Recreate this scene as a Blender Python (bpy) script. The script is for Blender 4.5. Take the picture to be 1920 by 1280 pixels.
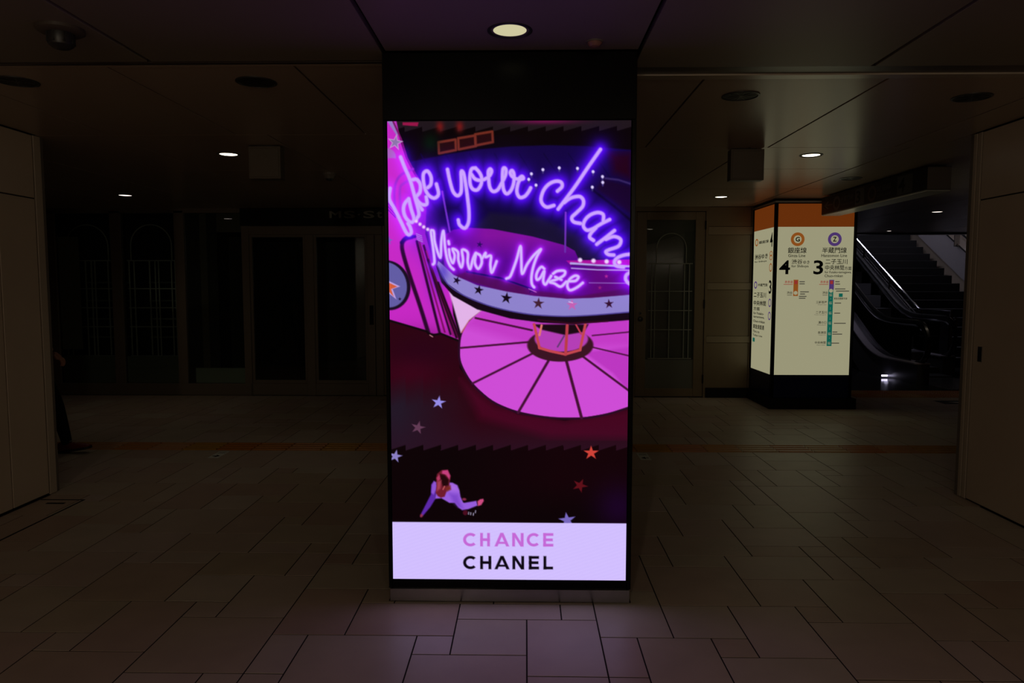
import bpy, bmesh, math, random
import numpy as np
from mathutils import Vector, Matrix

for _o in list(bpy.data.objects):
    bpy.data.objects.remove(_o, do_unlink=True)
SC = bpy.context.scene
COL = SC.collection
random.seed(7)

# ------------------------------------------------------------------ camera
# world: x right, y away from the camera, z up, metres; floor grid module 0.15 m
cam_d = bpy.data.cameras.new('camera')
cam_d.sensor_width = 36.0
cam_d.lens = 1345.9 / 1920.0 * 36.0
cam_d.clip_start = 0.05
cam = bpy.data.objects.new('camera', cam_d)
cam.location = (-0.007, 0.012, 1.430)
cam.rotation_euler = (math.radians(90 - 4.409), 0, math.radians(1.0795))
COL.objects.link(cam)
SC.camera = cam

# ------------------------------------------------------------------ world + exposure
W = bpy.data.worlds.new('world')
SC.world = W
W.use_nodes = True
W.node_tree.nodes['Background'].inputs[0].default_value = (0.0, 0.0, 0.0, 1)
W.node_tree.nodes['Background'].inputs[1].default_value = 0.0
SC.view_settings.view_transform = 'Standard'
SC.view_settings.look = 'None'
SC.view_settings.gamma = 1.0
SC.view_settings.use_curve_mapping = False
SC.view_settings.exposure = 0.0
try:
    SC.cycles.sample_clamp_indirect = 1.5
    SC.cycles.max_bounces = 5
    SC.cycles.diffuse_bounces = 3
    SC.cycles.glossy_bounces = 3
    SC.cycles.transparent_max_bounces = 6
    SC.cycles.caustics_reflective = False
    SC.cycles.caustics_refractive = False
except Exception:
    pass

ZC = 2.43          # ceiling height
PY = 3.156         # front of the advertising pillar
M = 0.15           # floor module

# ------------------------------------------------------------------ materials
def new_mat(name):
    m = bpy.data.materials.new(name)
    m.use_nodes = True
    return m, m.node_tree.nodes, m.node_tree.links

def pbr(name, col, rough=0.5, metal=0.0, spec=0.5, noise=0.0, nscale=8.0, obj_var=0.0, bump=0.0, coat=0.0):
    m, n, l = new_mat(name)
    b = n['Principled BSDF']
    b.inputs['Base Color'].default_value = (*col, 1)
    b.inputs['Roughness'].default_value = rough
    b.inputs['Metallic'].default_value = metal
    b.inputs['Specular IOR Level'].default_value = spec
    if coat:
        b.inputs['Coat Weight'].default_value = coat
        b.inputs['Coat Roughness'].default_value = 0.08
    if noise or obj_var or bump:
        tc = n.new('ShaderNodeTexCoord')
        geo = n.new('ShaderNodeNewGeometry')
        nt = n.new('ShaderNodeTexNoise')
        nt.inputs['Scale'].default_value = nscale
        nt.inputs['Detail'].default_value = 4
        l.new(geo.outputs['Position'], nt.inputs['Vector'])
        if noise or obj_var:
            hsv = n.new('ShaderNodeHueSaturation')
            hsv.inputs['Color'].default_value = (*col, 1)
            mr = n.new('ShaderNodeMapRange')
            mr.inputs['From Min'].default_value = 0.25
            mr.inputs['From Max'].default_value = 0.75
            mr.inputs['To Min'].default_value = 1 - noise
            mr.inputs['To Max'].default_value = 1 + noise
            l.new(nt.outputs['Fac'], mr.inputs['Value'])
            oi = n.new('ShaderNodeObjectInfo')
            m2 = n.new('ShaderNodeMapRange')
            m2.inputs['To Min'].default_value = 1 - obj_var
            m2.inputs['To Max'].default_value = 1 + obj_var
            l.new(oi.outputs['Random'], m2.inputs['Value'])
            mu = n.new('ShaderNodeMath'); mu.operation = 'MULTIPLY'
            l.new(mr.outputs[0], mu.inputs[0]); l.new(m2.outputs[0], mu.inputs[1])
            l.new(mu.outputs[0], hsv.inputs['Value'])
            if obj_var:
                fr_ = n.new('ShaderNodeMath'); fr_.operation = 'FRACT'
                m7 = n.new('ShaderNodeMath'); m7.operation = 'MULTIPLY'; m7.inputs[1].default_value = 7.31
                l.new(oi.outputs['Random'], m7.inputs[0]); l.new(m7.outputs[0], fr_.inputs[0])
                m3 = n.new('ShaderNodeMapRange'); m3.inputs['To Min'].default_value = 0.478; m3.inputs['To Max'].default_value = 0.515
                l.new(fr_.outputs[0], m3.inputs['Value']); l.new(m3.outputs[0], hsv.inputs['Hue'])
                m4 = n.new('ShaderNodeMapRange'); m4.inputs['To Min'].default_value = 1.12; m4.inputs['To Max'].default_value = 0.8
                l.new(fr_.outputs[0], m4.inputs['Value']); l.new(oi.outputs['Random'], m4.inputs['Value']); l.new(m4.outputs[0], hsv.inputs['Saturation'])
            l.new(hsv.outputs['Color'], b.inputs['Base Color'])
        if bump:
            bp = n.new('ShaderNodeBump')
            bp.inputs['Strength'].default_value = bump
            bp.inputs['Distance'].default_value = 0.002
            l.new(nt.outputs['Fac'], bp.inputs['Height'])
            l.new(bp.outputs['Normal'], b.inputs['Normal'])
    return m

def emis(name, col, strength=1.0):
    m, n, l = new_mat(name)
    b = n['Principled BSDF']
    b.inputs['Base Color'].default_value = (0.02, 0.02, 0.02, 1)
    b.inputs['Roughness'].default_value = 0.3
    b.inputs['Specular IOR Level'].default_value = 0.2
    b.inputs['Emission Color'].default_value = (*col, 1)
    b.inputs['Emission Strength'].default_value = strength
    return m

def glass(name, tint=(0.85, 0.9, 0.88), refl=0.06, frost=0.0, frost_col=(0.2, 0.22, 0.18)):
    m, n, l = new_mat(name)
    out = n['Material Output']
    n.remove(n['Principled BSDF'])
    tr = n.new('ShaderNodeBsdfTransparent'); tr.inputs[0].default_value = (*tint, 1)
    gl = n.new('ShaderNodeBsdfGlossy'); gl.inputs['Roughness'].default_value = 0.02
    fr = n.new('ShaderNodeFresnel'); fr.inputs['IOR'].default_value = 1.5
    mx = n.new('ShaderNodeMixShader')
    l.new(fr.outputs[0], mx.inputs[0])
    if frost:
        df = n.new('ShaderNodeBsdfDiffuse'); df.inputs[0].default_value = (*frost_col, 1)
        m2 = n.new('ShaderNodeMixShader'); m2.inputs[0].default_value = frost
        l.new(tr.outputs[0], m2.inputs[1]); l.new(df.outputs[0], m2.inputs[2])
        l.new(m2.outputs[0], mx.inputs[1])
    else:
        l.new(tr.outputs[0], mx.inputs[1])
    l.new(gl.outputs[0], mx.inputs[2])
    l.new(mx.outputs[0], out.inputs['Surface'])
    return m

MT = {
    'tile': pbr('stone tile', (0.43, 0.345, 0.268), 0.42, spec=0.25, noise=0.07, nscale=5, obj_var=0.07, bump=0.08),
    'grout': pbr('dark grout', (0.02, 0.017, 0.015), 0.9, spec=0.1),
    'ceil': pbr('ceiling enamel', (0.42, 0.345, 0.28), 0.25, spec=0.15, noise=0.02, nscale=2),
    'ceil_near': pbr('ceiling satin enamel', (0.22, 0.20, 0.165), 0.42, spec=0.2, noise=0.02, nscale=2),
    'ceil_dark': pbr('ceiling void', (0.004, 0.004, 0.004), 0.9, spec=0.0),
    'slot_metal': pbr('slot aluminium', (0.42, 0.37, 0.3), 0.25, spec=0.5),
    'slot_dark': pbr('slot bronze', (0.05, 0.035, 0.028), 0.35),
    'wall': pbr('beige wall panel', (0.53, 0.435, 0.335), 0.33, spec=0.4, noise=0.05, nscale=3, bump=0.05),
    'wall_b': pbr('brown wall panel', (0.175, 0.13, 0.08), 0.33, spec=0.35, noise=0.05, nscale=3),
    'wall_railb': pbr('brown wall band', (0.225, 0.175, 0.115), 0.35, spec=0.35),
    'wall_trim': pbr('wall edge trim', (0.46, 0.385, 0.30), 0.35),
    'wall_rail': pbr('wall rail band', (0.45, 0.39, 0.31), 0.4),
    'joint': pbr('joint shadow black', (0.012, 0.010, 0.009), 0.8, spec=0.1),
    'shop_frame': pbr('shopfront bronze frame', (0.15, 0.122, 0.09), 0.4, spec=0.4),
    'shop_dark': pbr('shop interior dark', (0.05, 0.05, 0.045), 0.7, spec=0.1),
    'shop_pale': pbr('shop pale panel', (0.40, 0.45, 0.36), 0.6),
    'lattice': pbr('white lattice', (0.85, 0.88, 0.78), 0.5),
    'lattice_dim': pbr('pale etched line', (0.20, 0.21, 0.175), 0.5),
    'etched_band': pbr('etched glass band', (0.115, 0.122, 0.10), 0.3),
    'fascia': pbr('black fascia', (0.006, 0.006, 0.006), 0.5, spec=0.2),
    'letters': pbr('grey sign letters', (0.22, 0.22, 0.2), 0.5),
    'black': pbr('black gloss', (0.0015, 0.0015, 0.0015), 0.28, spec=0.09),
    'black_matt': pbr('black matt', (0.004, 0.004, 0.004), 0.6, spec=0.2),
    'steel': pbr('brushed steel', (0.55, 0.53, 0.52), 0.24, metal=1.0, noise=0.04, nscale=40),
    'deck': pbr('escalator deck steel', (0.72, 0.68, 0.78), 0.4, metal=0.35),
    'kick': pbr('kick plate steel', (0.24, 0.225, 0.22), 0.2, metal=1.0, noise=0.04, nscale=40),
    'chrome': pbr('polished steel', (0.7, 0.7, 0.72), 0.12, metal=1.0),
    'rubber': pbr('black rubber', (0.012, 0.012, 0.013), 0.3, spec=0.5),
    'panel_dark': pbr('escalator dark panel', (0.09, 0.09, 0.10), 0.3, spec=0.5),
    'stair': pbr('dark stair stone', (0.03, 0.03, 0.03), 0.6),
    'stringer': pbr('pale grey stringer', (0.35, 0.32, 0.32), 0.5),
    'yellow': pbr('tactile yellow', (0.40, 0.175, 0.022), 0.42, noise=0.08, nscale=12, obj_var=0.08),
    'white': pbr('white vinyl', (0.62, 0.64, 0.58), 0.5),
    'ink': pbr('black ink', (0.008, 0.008, 0.008), 0.6, spec=0.2),
    'navy': pbr('navy enamel', (0.004, 0.01, 0.055), 0.35, spec=0.3),
    'sign_body': pbr('sign board dark', (0.012, 0.013, 0.012), 0.5, spec=0.2),
    'sign_pale': pbr('unlit sign pale', (0.07, 0.07, 0.065), 0.6),
    'sign_red': pbr('unlit sign orange', (0.075, 0.035, 0.022), 0.6),
    'soffit': pbr('sign soffit aluminium', (0.5, 0.52, 0.48), 0.3, spec=0.5),
    'grey_plastic': pbr('grey plastic', (0.16, 0.14, 0.12), 0.5),
    'dark_base': pbr('brown plastic', (0.07, 0.055, 0.045), 0.5),
    'dark_plastic': pbr('dark plastic', (0.02, 0.02, 0.02), 0.4),
    'board': pbr('hanging board brown', (0.10, 0.08, 0.058), 0.5),
    'reflector': pbr('downlight reflector', (0.25, 0.24, 0.22), 0.15, metal=1.0),
    'void': pbr('dark lamp recess', (0.01, 0.01, 0.01), 0.5),
    'trousers': pbr('dark trousers', (0.008, 0.008, 0.009), 0.8, spec=0.1),
    'jacket': pbr('dark jacket', (0.02, 0.018, 0.018), 0.8, spec=0.1),
    'skin': pbr('skin', (0.45, 0.22, 0.15), 0.5),
    'hair': pbr('dark hair', (0.01, 0.008, 0.006), 0.5),
    'shoe': pbr('red shoe', (0.16, 0.012, 0.012), 0.6),
    'sole': pbr('black sole', (0.01, 0.01, 0.01), 0.7),
    'lace': pbr('grey lace', (0.3, 0.28, 0.27), 0.7),
    'glass': glass('shop glass'),
    'frost': glass('frosted glass', (0.5, 0.55, 0.5), frost=0.55, frost_col=(0.10, 0.115, 0.09)),
    'esc_glass': glass('escalator glass', (0.82, 0.82, 0.86)),
    'lamp': emis('lamp lit', (1.0, 0.88, 0.66), 4.0),
    'lamp_cool': emis('lamp lit cool', (1.0, 0.86, 0.74), 2.2),
    'fill_opal': emis('added fill globe', (1.0, 0.86, 0.66), 1.5),
    'lamp_dim': emis('lamp lens warm', (1.0, 0.93, 0.55), 0.62),
    'comb': emis('comb lamp', (0.75, 0.7, 1.0), 3.0),
    'led_white': emis('backlit cream', (0.315, 0.30, 0.185), 1.0),
    'led_orange': emis('backlit orange', (0.125, 0.026, 0.003), 1.0),
    's_orange': emis('backlit print orange', (0.30, 0.085, 0.012), 0.8),
    's_purple': emis('backlit print purple', (0.075, 0.035, 0.16), 0.9),
    's_green': emis('backlit print green', (0.004, 0.105, 0.075), 1.0),
    's_red': emis('backlit print red', (0.30, 0.03, 0.025), 0.9),
    's_grey': emis('backlit print grey', (0.075, 0.07, 0.05), 0.9),
}
# ------------------------------------------------------------------ mesh helpers
class MB:
    def __init__(self):
        self.v = []; self.f = []
    def add(self, vs, fs):
        o = len(self.v)
        self.v += [tuple(p) for p in vs]
        self.f += [tuple(i + o for i in f) for f in fs]
        return self
    def box(self, x0, x1, y0, y1, z0, z1, c=0.0):
        if c <= 0:
            return self.add([(x0, y0, z0), (x1, y0, z0), (x1, y1, z0), (x0, y1, z0), (x0, y0, z1), (x1, y0, z1), (x1, y1, z1), (x0, y1, z1)],
                            [(0, 3, 2, 1), (4, 5, 6, 7), (0, 1, 5, 4), (1, 2, 6, 5), (2, 3, 7, 6), (3, 0, 4, 7)])
        bm = bmesh.new()
        bmesh.ops.create_cube(bm, size=1)
        for v in bm.verts:
            v.co = Vector((x0 + (v.co.x + .5) * (x1 - x0), y0 + (v.co.y + .5) * (y1 - y0), z0 + (v.co.z + .5) * (z1 - z0)))
        bmesh.ops.bevel(bm, geom=list(bm.edges), offset=c, segments=1, affect='EDGES', clamp_overlap=True)
        bm.verts.index_update()
        self.add([v.co for v in bm.verts], [[v.index for v in f.verts] for f in bm.faces])
        bm.free()
        return self
    def prism(self, poly, axis, a, b):
        """poly of 2-D points extruded along axis from a to b"""
        n = len(poly)
        def P(p, t):
            if axis == 'x': return (t, p[0], p[1])
            if axis == 'y': return (p[0], t, p[1])
            return (p[0], p[1], t)
        vs = [P(p, a) for p in poly] + [P(p, b) for p in poly]
        fs = [tuple(range(n))[::-1], tuple(range(n, 2 * n))] + [(i, (i + 1) % n, n + (i + 1) % n, n + i) for i in range(n)]
        return self.add(vs, fs)
    def lathe(self, c, prof, seg=24, axis='z'):
        """prof list of (r, h); closed surface of revolution around c"""
        vs = []; fs = []
        for r, h in prof:
            for k in range(seg):
                a = 2 * math.pi * k / seg
                p = (r * math.cos(a), r * math.sin(a), h)
                if axis == 'y': p = (p[0], p[2], p[1])
                if axis == 'x': p = (p[2], p[0], p[1])
                vs.append((c[0] + p[0], c[1] + p[1], c[2] + p[2]))
        for j in range(len(prof) - 1):
            for k in range(seg):
                k2 = (k + 1) % seg
                fs.append((j * seg + k, j * seg + k2, (j + 1) * seg + k2, (j + 1) * seg + k))
        if prof[0][0] > 1e-6: fs.append(tuple(range(seg))[::-1])
        if prof[-1][0] > 1e-6: fs.append(tuple((len(prof) - 1) * seg + k for k in range(seg)))
        return self.add(vs, fs)
    def tube(self, pts, r, seg=8, closed=False):
        pts = [Vector(p) for p in pts]
        n = len(pts); vs = []; fs = []
        up = Vector((0, 0, 1))
        for i, p in enumerate(pts):
            a = pts[max(i - 1, 0)]; b = pts[min(i + 1, n - 1)]
            if closed: a = pts[(i - 1) % n]; b = pts[(i + 1) % n]
            t = (b - a).normalized()
            s = t.cross(up)
            if s.length < 1e-3: s = t.cross(Vector((0, 1, 0)))
            s.normalize(); u = s.cross(t)
            rr = r[i] if isinstance(r, (list, tuple)) else r
            for k in range(seg):
                an = 2 * math.pi * k / seg
                vs.append(p + s * (rr * math.cos(an)) + u * (rr * math.sin(an)))
        m = n if closed else n - 1
        for i in range(m):
            j = (i + 1) % n
            for k in range(seg):
                k2 = (k + 1) % seg
                fs.append((i * seg + k, i * seg + k2, j * seg + k2, j * seg + k))
        if not closed:
            fs.append(tuple(range(seg))[::-1]); fs.append(tuple((n - 1) * seg + k for k in range(seg)))
        return self.add(vs, fs)
    def mesh(self, name, mat=None, smooth=False):
        me = bpy.data.meshes.new(name)
        me.from_pydata(self.v, [], self.f)
        bm = bmesh.new(); bm.from_mesh(me)
        bmesh.ops.recalc_face_normals(bm, faces=bm.faces)
        bm.to_mesh(me); bm.free()
        if mat: me.materials.append(MT[mat] if isinstance(mat, str) else mat)
        if smooth:
            me.polygons.foreach_set('use_smooth', [True] * len(me.polygons))
            try: me.set_sharp_from_angle(angle=math.radians(35))
            except Exception: pass
        me.update()
        return me
    def build(self, name, mat, parent=None, smooth=False):
        return link(name, self.mesh(name, mat, smooth), parent)

def link(name, me, parent=None):
    o = bpy.data.objects.new(name, me)
    COL.objects.link(o)
    if parent is not None:
        o.parent = parent
        if parent.parent is None:
            o.matrix_parent_inverse = Matrix.Translation(-parent.location)
    return o

def thing(name, label, cat, loc=(0, 0, 0), group=None):
    o = bpy.data.objects.new(name, None)
    o.empty_display_size = 0.1
    COL.objects.link(o)
    o.location = loc
    return tag(o, label, cat, group)

def tag(o, label, cat, group=None):
    o['label'] = label; o['category'] = cat
    if group: o['group'] = group
    return o

def struct(name, loc=(0, 0, 0), me=None, label=None):
    o = bpy.data.objects.new(name, me)
    COL.objects.link(o)
    o.location = loc
    o['kind'] = 'structure'
    if label: o['label'] = label
    return o

def B(x0, x1, y0, y1, z0, z1, c=0.0):
    return MB().box(x0, x1, y0, y1, z0, z1, c)

def disc(c, r, n=28, axis='y', off=0.0, thick=0.001):
    """thin flat disc facing -axis"""
    return MB().lathe(c, [(r, 0), (r, thick)], n, axis)

# flat lettering: text turned into mesh polygons
_dg_cache = {}
def text_polys(s, bold=0.0):
    key = (s, bold)
    if key in _dg_cache: return _dg_cache[key]
    cu = bpy.data.curves.new('lettering', 'FONT')
    cu.body = s; cu.size = 1.0; cu.offset = bold; cu.resolution_u = 3
    ob = bpy.data.objects.new('lettering', cu)
    COL.objects.link(ob)
    dg = bpy.context.evaluated_depsgraph_get()
    ev = ob.evaluated_get(dg)
    me = ev.to_mesh()
    vs = [tuple(v.co[:2]) for v in me.vertices]
    fs = [tuple(p.vertices) for p in me.polygons]
    ev.to_mesh_clear()
    bpy.data.objects.remove(ob); bpy.data.curves.remove(cu)
    _dg_cache[key] = (vs, fs)
    return vs, fs

def put_text(mb, s, x0, x1, y0, y1, place, bold=0.0, fit='box'):
    """fit text s into the box (x0..x1, y0..y1) of a sheet; place(u, v) gives the 3-D point"""
    vs, fs = text_polys(s, bold)
    if not vs: return
    ax = min(v[0] for v in vs); bx = max(v[0] for v in vs); ay = min(v[1] for v in vs); by = max(v[1] for v in vs)
    sx = (x1 - x0) / max(bx - ax, 1e-6); sy = (y1 - y0) / max(by - ay, 1e-6)
    mb.add([place(x0 + (v[0] - ax) * sx, y0 + (v[1] - ay) * sy) for v in vs], fs)
# ------------------------------------------------------------------ lamps (their light is part of each fixture)
def downlight_meshes():
    d = {}
    d['rim'] = MB().lathe((0, 0, 0), [(0.098, 0.004), (0.098, -0.004), (0.088, -0.006), (0.084, 0.002), (0.084, 0.004)], 32).mesh('rim', 'dark_plastic', True)
    d['reflector'] = MB().lathe((0, 0, 0), [(0.086, 0.0), (0.086, -0.0025), (0.0, -0.002)], 32).mesh('recess_shade', 'void', True)  # flat disc under the panel; its dark colour stands for the shade inside
    lv = MB()
    for k in range(6):
        a = math.pi * k / 6
        lv.prism([(-.078 * math.cos(a) - .002 * math.sin(a), -.078 * math.sin(a) + .002 * math.cos(a)), (.078 * math.cos(a) - .002 * math.sin(a), .078 * math.sin(a) + .002 * math.cos(a)),
                  (.078 * math.cos(a) + .002 * math.sin(a), .078 * math.sin(a) - .002 * math.cos(a)), (-.078 * math.cos(a) + .002 * math.sin(a), -.078 * math.sin(a) - .002 * math.cos(a))], 'z', -.004 - .0001 * k, -.0028)
    d['louver'] = lv.mesh('louver', 'rubber')
    d['lens'] = MB().lathe((0, 0, 0), [(0.0, -0.0035), (0.045, -0.003), (0.070, 0.001), (0.070, 0.006), (0.0, 0.006)], 32).mesh('lens', None, True)
    d['rim_on'] = MB().lathe((0, 0, 0), [(0.086, 0.004), (0.086, -0.003), (0.078, -0.005), (0.071, 0.002), (0.071, 0.004)], 32).mesh('rim', 'dark_plastic', True)
    return d
DLM = downlight_meshes()
_lens_cache = {}
def downlight(x, y, label, lit=None, power=0.0, col=(1.0, 0.83, 0.62), cone=115, scale=1.0, spotz=-0.02):
    t = thing('downlight', label, 'downlight', (x, y, ZC), 'ceiling downlights')
    def part(n, me, par=t):
        o = bpy.data.objects.new(n, me); COL.objects.link(o); o.parent = par
        o.scale = (scale, scale, 1); return o
    if lit:
        part('rim', DLM['rim_on'])
        if lit not in _lens_cache:
            me = DLM['lens'].copy(); me.materials.clear(); me.materials.append(MT[lit]); _lens_cache[lit] = me
        part('lens', _lens_cache[lit])
        if power > 0:
            ld = bpy.data.lights.new('downlight_beam', 'SPOT')
            ld.energy = power; ld.color = col; ld.spot_size = math.radians(cone); ld.spot_blend = 1.0
            ld.shadow_soft_size = 0.05
            lo = bpy.data.objects.new('downlight_beam', ld); COL.objects.link(lo)
            lo.parent = t; lo.location = (0, 0, spotz)
    else:
        part('rim', DLM['rim'])
        part('recess_shade', DLM['reflector']); part('louver', DLM['louver'])
    return t

downlight(-0.07, 2.915, 'round downlight with a warm glowing lens in front of the video pillar', 'lamp_dim', 1.0, cone=100, scale=1.03)
downlight(-2.27, 5.53, 'lit white downlight beside the left hanging board', 'lamp', 4.0, cone=115)
downlight(-4.43, 7.96, 'faint lit downlight far left in front of the shop windows', 'lamp_cool', 5.0, cone=140)
downlight(2.18, 5.65, 'lit white downlight near the orange topped line guide pillar', 'lamp', 1.6, cone=110)
downlight(2.19, 8.23, 'lit small downlight in front of the panelled wall by the glazed door', 'lamp', .6, cone=110)
downlight(5.55, 9.92, 'lit downlight over the escalator landing', 'lamp_cool', 4.0, cone=110)
downlight(6.6, 13.3, 'small lit downlight at the header above the escalator', 'lamp_cool', 12.0, (.85, .8, 1.0), cone=120, scale=.7)
downlight(5.15, 12.7, 'added downlight hidden behind the route pillar to light the escalator deck', 'lamp_cool', 9.0, (.85, .8, 1.0), cone=110, scale=.7)  # added lamp, hidden from view, brightens the left deck of the escalator
downlight(-1.33, 3.60, 'unlit dark downlight left of the video pillar top')
downlight(-2.50, 3.57, 'unlit dark downlight nearest the left fire door panel')
downlight(1.125, 3.905, 'unlit dark downlight right of the video pillar top')
downlight(2.36, 3.956, 'unlit dark downlight nearest the right sliding door panel')
downlight(3.02, 6.85, 'unlit dark downlight left of the long direction sign')
downlight(-1.9, 0.2, 'lit downlight behind the viewer on the left side', 'lamp', 6.0, cone=160)
downlight(1.6, 0.4, 'lit downlight behind the viewer on the right side', 'lamp', 8.0, cone=160)
def globe(x, y, label, power):  # added fixtures out of view; their light fills the side walls and near floor
    t = thing('fill_globe', label, 'lamp', (x, y, ZC), 'added fill globes behind the viewer')
    MB().lathe((x, y, ZC), [(.07, 0), (.07, -.02), (.05, -.03), (0, -.03)], 24).build('canopy', 'dark_plastic', t, True)
    MB().lathe((x, y, ZC - .03), [(.045, 0), (.085, -.03), (.105, -.08), (.10, -.12), (.075, -.16), (.03, -.18), (0, -.182)], 28).build('globe', 'fill_opal', t, True)
    ld = bpy.data.lights.new('fill_light', 'POINT'); ld.energy = power; ld.color = (1.0, .83, .62); ld.shadow_soft_size = .1
    lo = bpy.data.objects.new('fill_light', ld); COL.objects.link(lo); lo.parent = t; lo.location = (0, 0, -.25)
globe(-1.0, -3.0, 'added fill globe far behind the viewer on the left', 78.0)
globe(1.2, -3.0, 'added fill globe far behind the viewer on the right', 40.0)

# ------------------------------------------------------------------ floor: grout bed + individually laid stone tiles
Vj = {0: [(15, 42)], 1: [(15, 19), (24, 27), (33, 37)], 2: [(19, 22), (27, 30), (37, 41)], 3: [(21, 25), (29, 37)],
      4: [(15, 19), (25, 29), (34, 37)], 5: [(18, 21), (29, 32), (36, 41)], 6: [(21, 25), (31, 34)], 7: [(15, 20), (25, 31), (34, 38)],
      8: [(20, 21), (22, 23), (31, 34)], 9: [(15, 42)], 10: [(15, 19), (27, 30), (34, 37)], 11: [(19, 25), (30, 34), (37, 41)],
      12: [(15, 19), (24, 27), (34, 37)], 13: [(18, 21), (27, 32), (36, 39)], 14: [(21, 25), (31, 34)], 15: [(15, 21), (25, 29), (34, 39)],
      16: [(20, 23), (28, 31), (38, 41)], 17: [(15, 17), (23, 26), (31, 35)]}
Hj = {17: [(15, 19), (7, 10)], 18: [(4, 7), (12, 15)], 19: [(0, 5), (9, 13)], 20: [(15, 18), (5, 9)], 21: [(11, 16), (2, 9)], 22: [(6, 11), (0, 3)],
      23: [(14, 18), (6, 9), (3, 6)], 24: [(0, 3), (11, 14)], 25: [(0, 18)], 26: [(15, 18), (4, 7)], 27: [(11, 15), (0, 4), (9, 11)],
      28: [(15, 18), (7, 10)], 29: [(13, 16), (5, 7), (2, 5)], 30: [(11, 13), (9, 11), (0, 3)], 31: [(13, 18), (5, 9)], 32: [(11, 14), (3, 6)],
      34: [(9, 18), (0, 9)], 35: [(15, 18), (9, 10)], 36: [(4, 7), (12, 15)], 37: [(0, 5), (9, 13)], 38: [(5, 9), (15, 18)], 39: [(2, 5), (13, 16)], 40: [(0, 2)]}
def pattern_tiles(y0, y1):
    v = lambda x, y: x % 9 == 0 or any(a <= y < b for a, b in Vj.get(x % 18, []))
    h = lambda x, y: y in (y0, y1) or any(a <= x < b or a <= x + 18 < b for a, b in Hj.get(y, []))
    seen = set(); out = []
    for y in range(y0, y1):
        for x in range(18):
            if (x, y) in seen: continue
            st = [(x, y)]; seen.add((x, y)); cs = []
            while st:
                cx, cy = st.pop(); cs.append((cx, cy))
                for nx, ny, w in ((cx + 1, cy, v(cx + 1, cy)), (cx - 1, cy, v(cx, cy)), (cx, cy + 1, h(cx, cy + 1)), (cx, cy - 1, h(cx, cy))):
                    if w or not (y0 <= ny < y1) or not (0 <= nx < 18) or (nx, ny) in seen: continue
                    seen.add((nx, ny)); st.append((nx, ny))
            xs = [c[0] for c in cs]; ys = [c[1] for c in cs]
            out.append((min(xs), max(xs) + 1, min(ys), max(ys) + 1))
    return out

floor = struct('floor', label='pale stone slab floor laid in a random pattern of rectangles')
floor.data = None
slab = MB()
slab.box(-9.2, 9.6, -7.0, 11.1, -0.14, -0.0014)
slab.build('grout_bed', 'grout', floor)
tiles = []
main = pattern_tiles(15, 41); far = pattern_tiles(15, 34); near = pattern_tiles(15, 41)
for lane in range(-4, 5):
    ox = -7 + 18 * lane
    for (a, b, c, d) in main: tiles.append((a + ox, b + ox, c, d))
    for (a, b, c, d) in far: tiles.append((a + ox, b + ox, c + 28, d + 28))
    for k in (1, 2):
        for (a, b, c, d) in near: tiles.append((a + ox, b + ox, c - 26 * k, d - 26 * k))
def clip_tile(t):
    x0, x1, y0, y1 = [q * M for q in t]
    res = []
    # walled-off zones
    if y1 <= 4.85: lo, hi = -3.27, 2.95
    elif y0 >= 9.29: return None
    else: lo, hi = -9.0, 9.4
    x0c, x1c = max(x0, lo), min(x1, hi); y0c, y1c = max(y0, -6.9), min(y1, 9.27)
    if x1c - x0c < 0.03 or y1c - y0c < 0.03: return None
    return (x0c, x1c, y0c, y1c)
_cf = cam.matrix_world
def tile_score(t):
    x = (t[0] + t[1]) / 2; y = (t[2] + t[3]) / 2
    if y < 2.0: return 0
    px = 985 + 1346 * x / y
    if not (-60 < px < 1980): return 0
    if -0.62 < (x * PY / y) < 0.46 and y > PY + 0.15: return 0           # behind the video pillar
    if y > 4.9 and (x / y < -3.27 / 4.87 or x / y > 2.95 / 4.9): return 0   # behind the side walls
    return (t[1] - t[0]) * (t[3] - t[2]) * 1.43 / y ** 3
TL = [c for c in (clip_tile(t) for t in tiles) if c]
TL.sort(key=tile_score, reverse=True)
G = 0.0030
tile_cache = {}
def tile_mesh(w, d):
    k = (round(w, 3), round(d, 3))
    if k not in tile_cache:
        c = 0.0005
        hw, hd = w / 2 - G, d / 2 - G
        tile_cache[k] = MB().add(
            [(-hw, -hd, -.012), (hw, -hd, -.012), (hw, hd, -.012), (-hw, hd, -.012), (-hw, -hd, -c), (hw, -hd, -c), (hw, hd, -c), (-hw, hd, -c),
             (-hw + c, -hd + c, 0), (hw - c, -hd + c, 0), (hw - c, hd - c, 0), (-hw + c, hd - c, 0)],
            [(0, 1, 5, 4), (1, 2, 6, 5), (2, 3, 7, 6), (3, 0, 4, 7), (4, 5, 9, 8), (5, 6, 10, 9), (6, 7, 11, 10), (7, 4, 8, 11), (8, 9, 10, 11)]).mesh('tile', 'tile')
    return tile_cache[k]
rest = MB()
for i, t in enumerate(TL):
    if i < 300 and tile_score(t) > 0:
        o = bpy.data.objects.new('tile', tile_mesh(t[1] - t[0], t[3] - t[2]))
        COL.objects.link(o); o.parent = floor
        o.location = ((t[0] + t[1]) / 2, (t[2] + t[3]) / 2, random.uniform(-.0002, .0002))
    else:
        rest.box(t[0] + G, t[1] - G, t[2] + G, t[3] - G, -0.012, 0.0)
o = rest.build('tile_field', 'tile', floor); o['kind'] = 'stuff'

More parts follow.
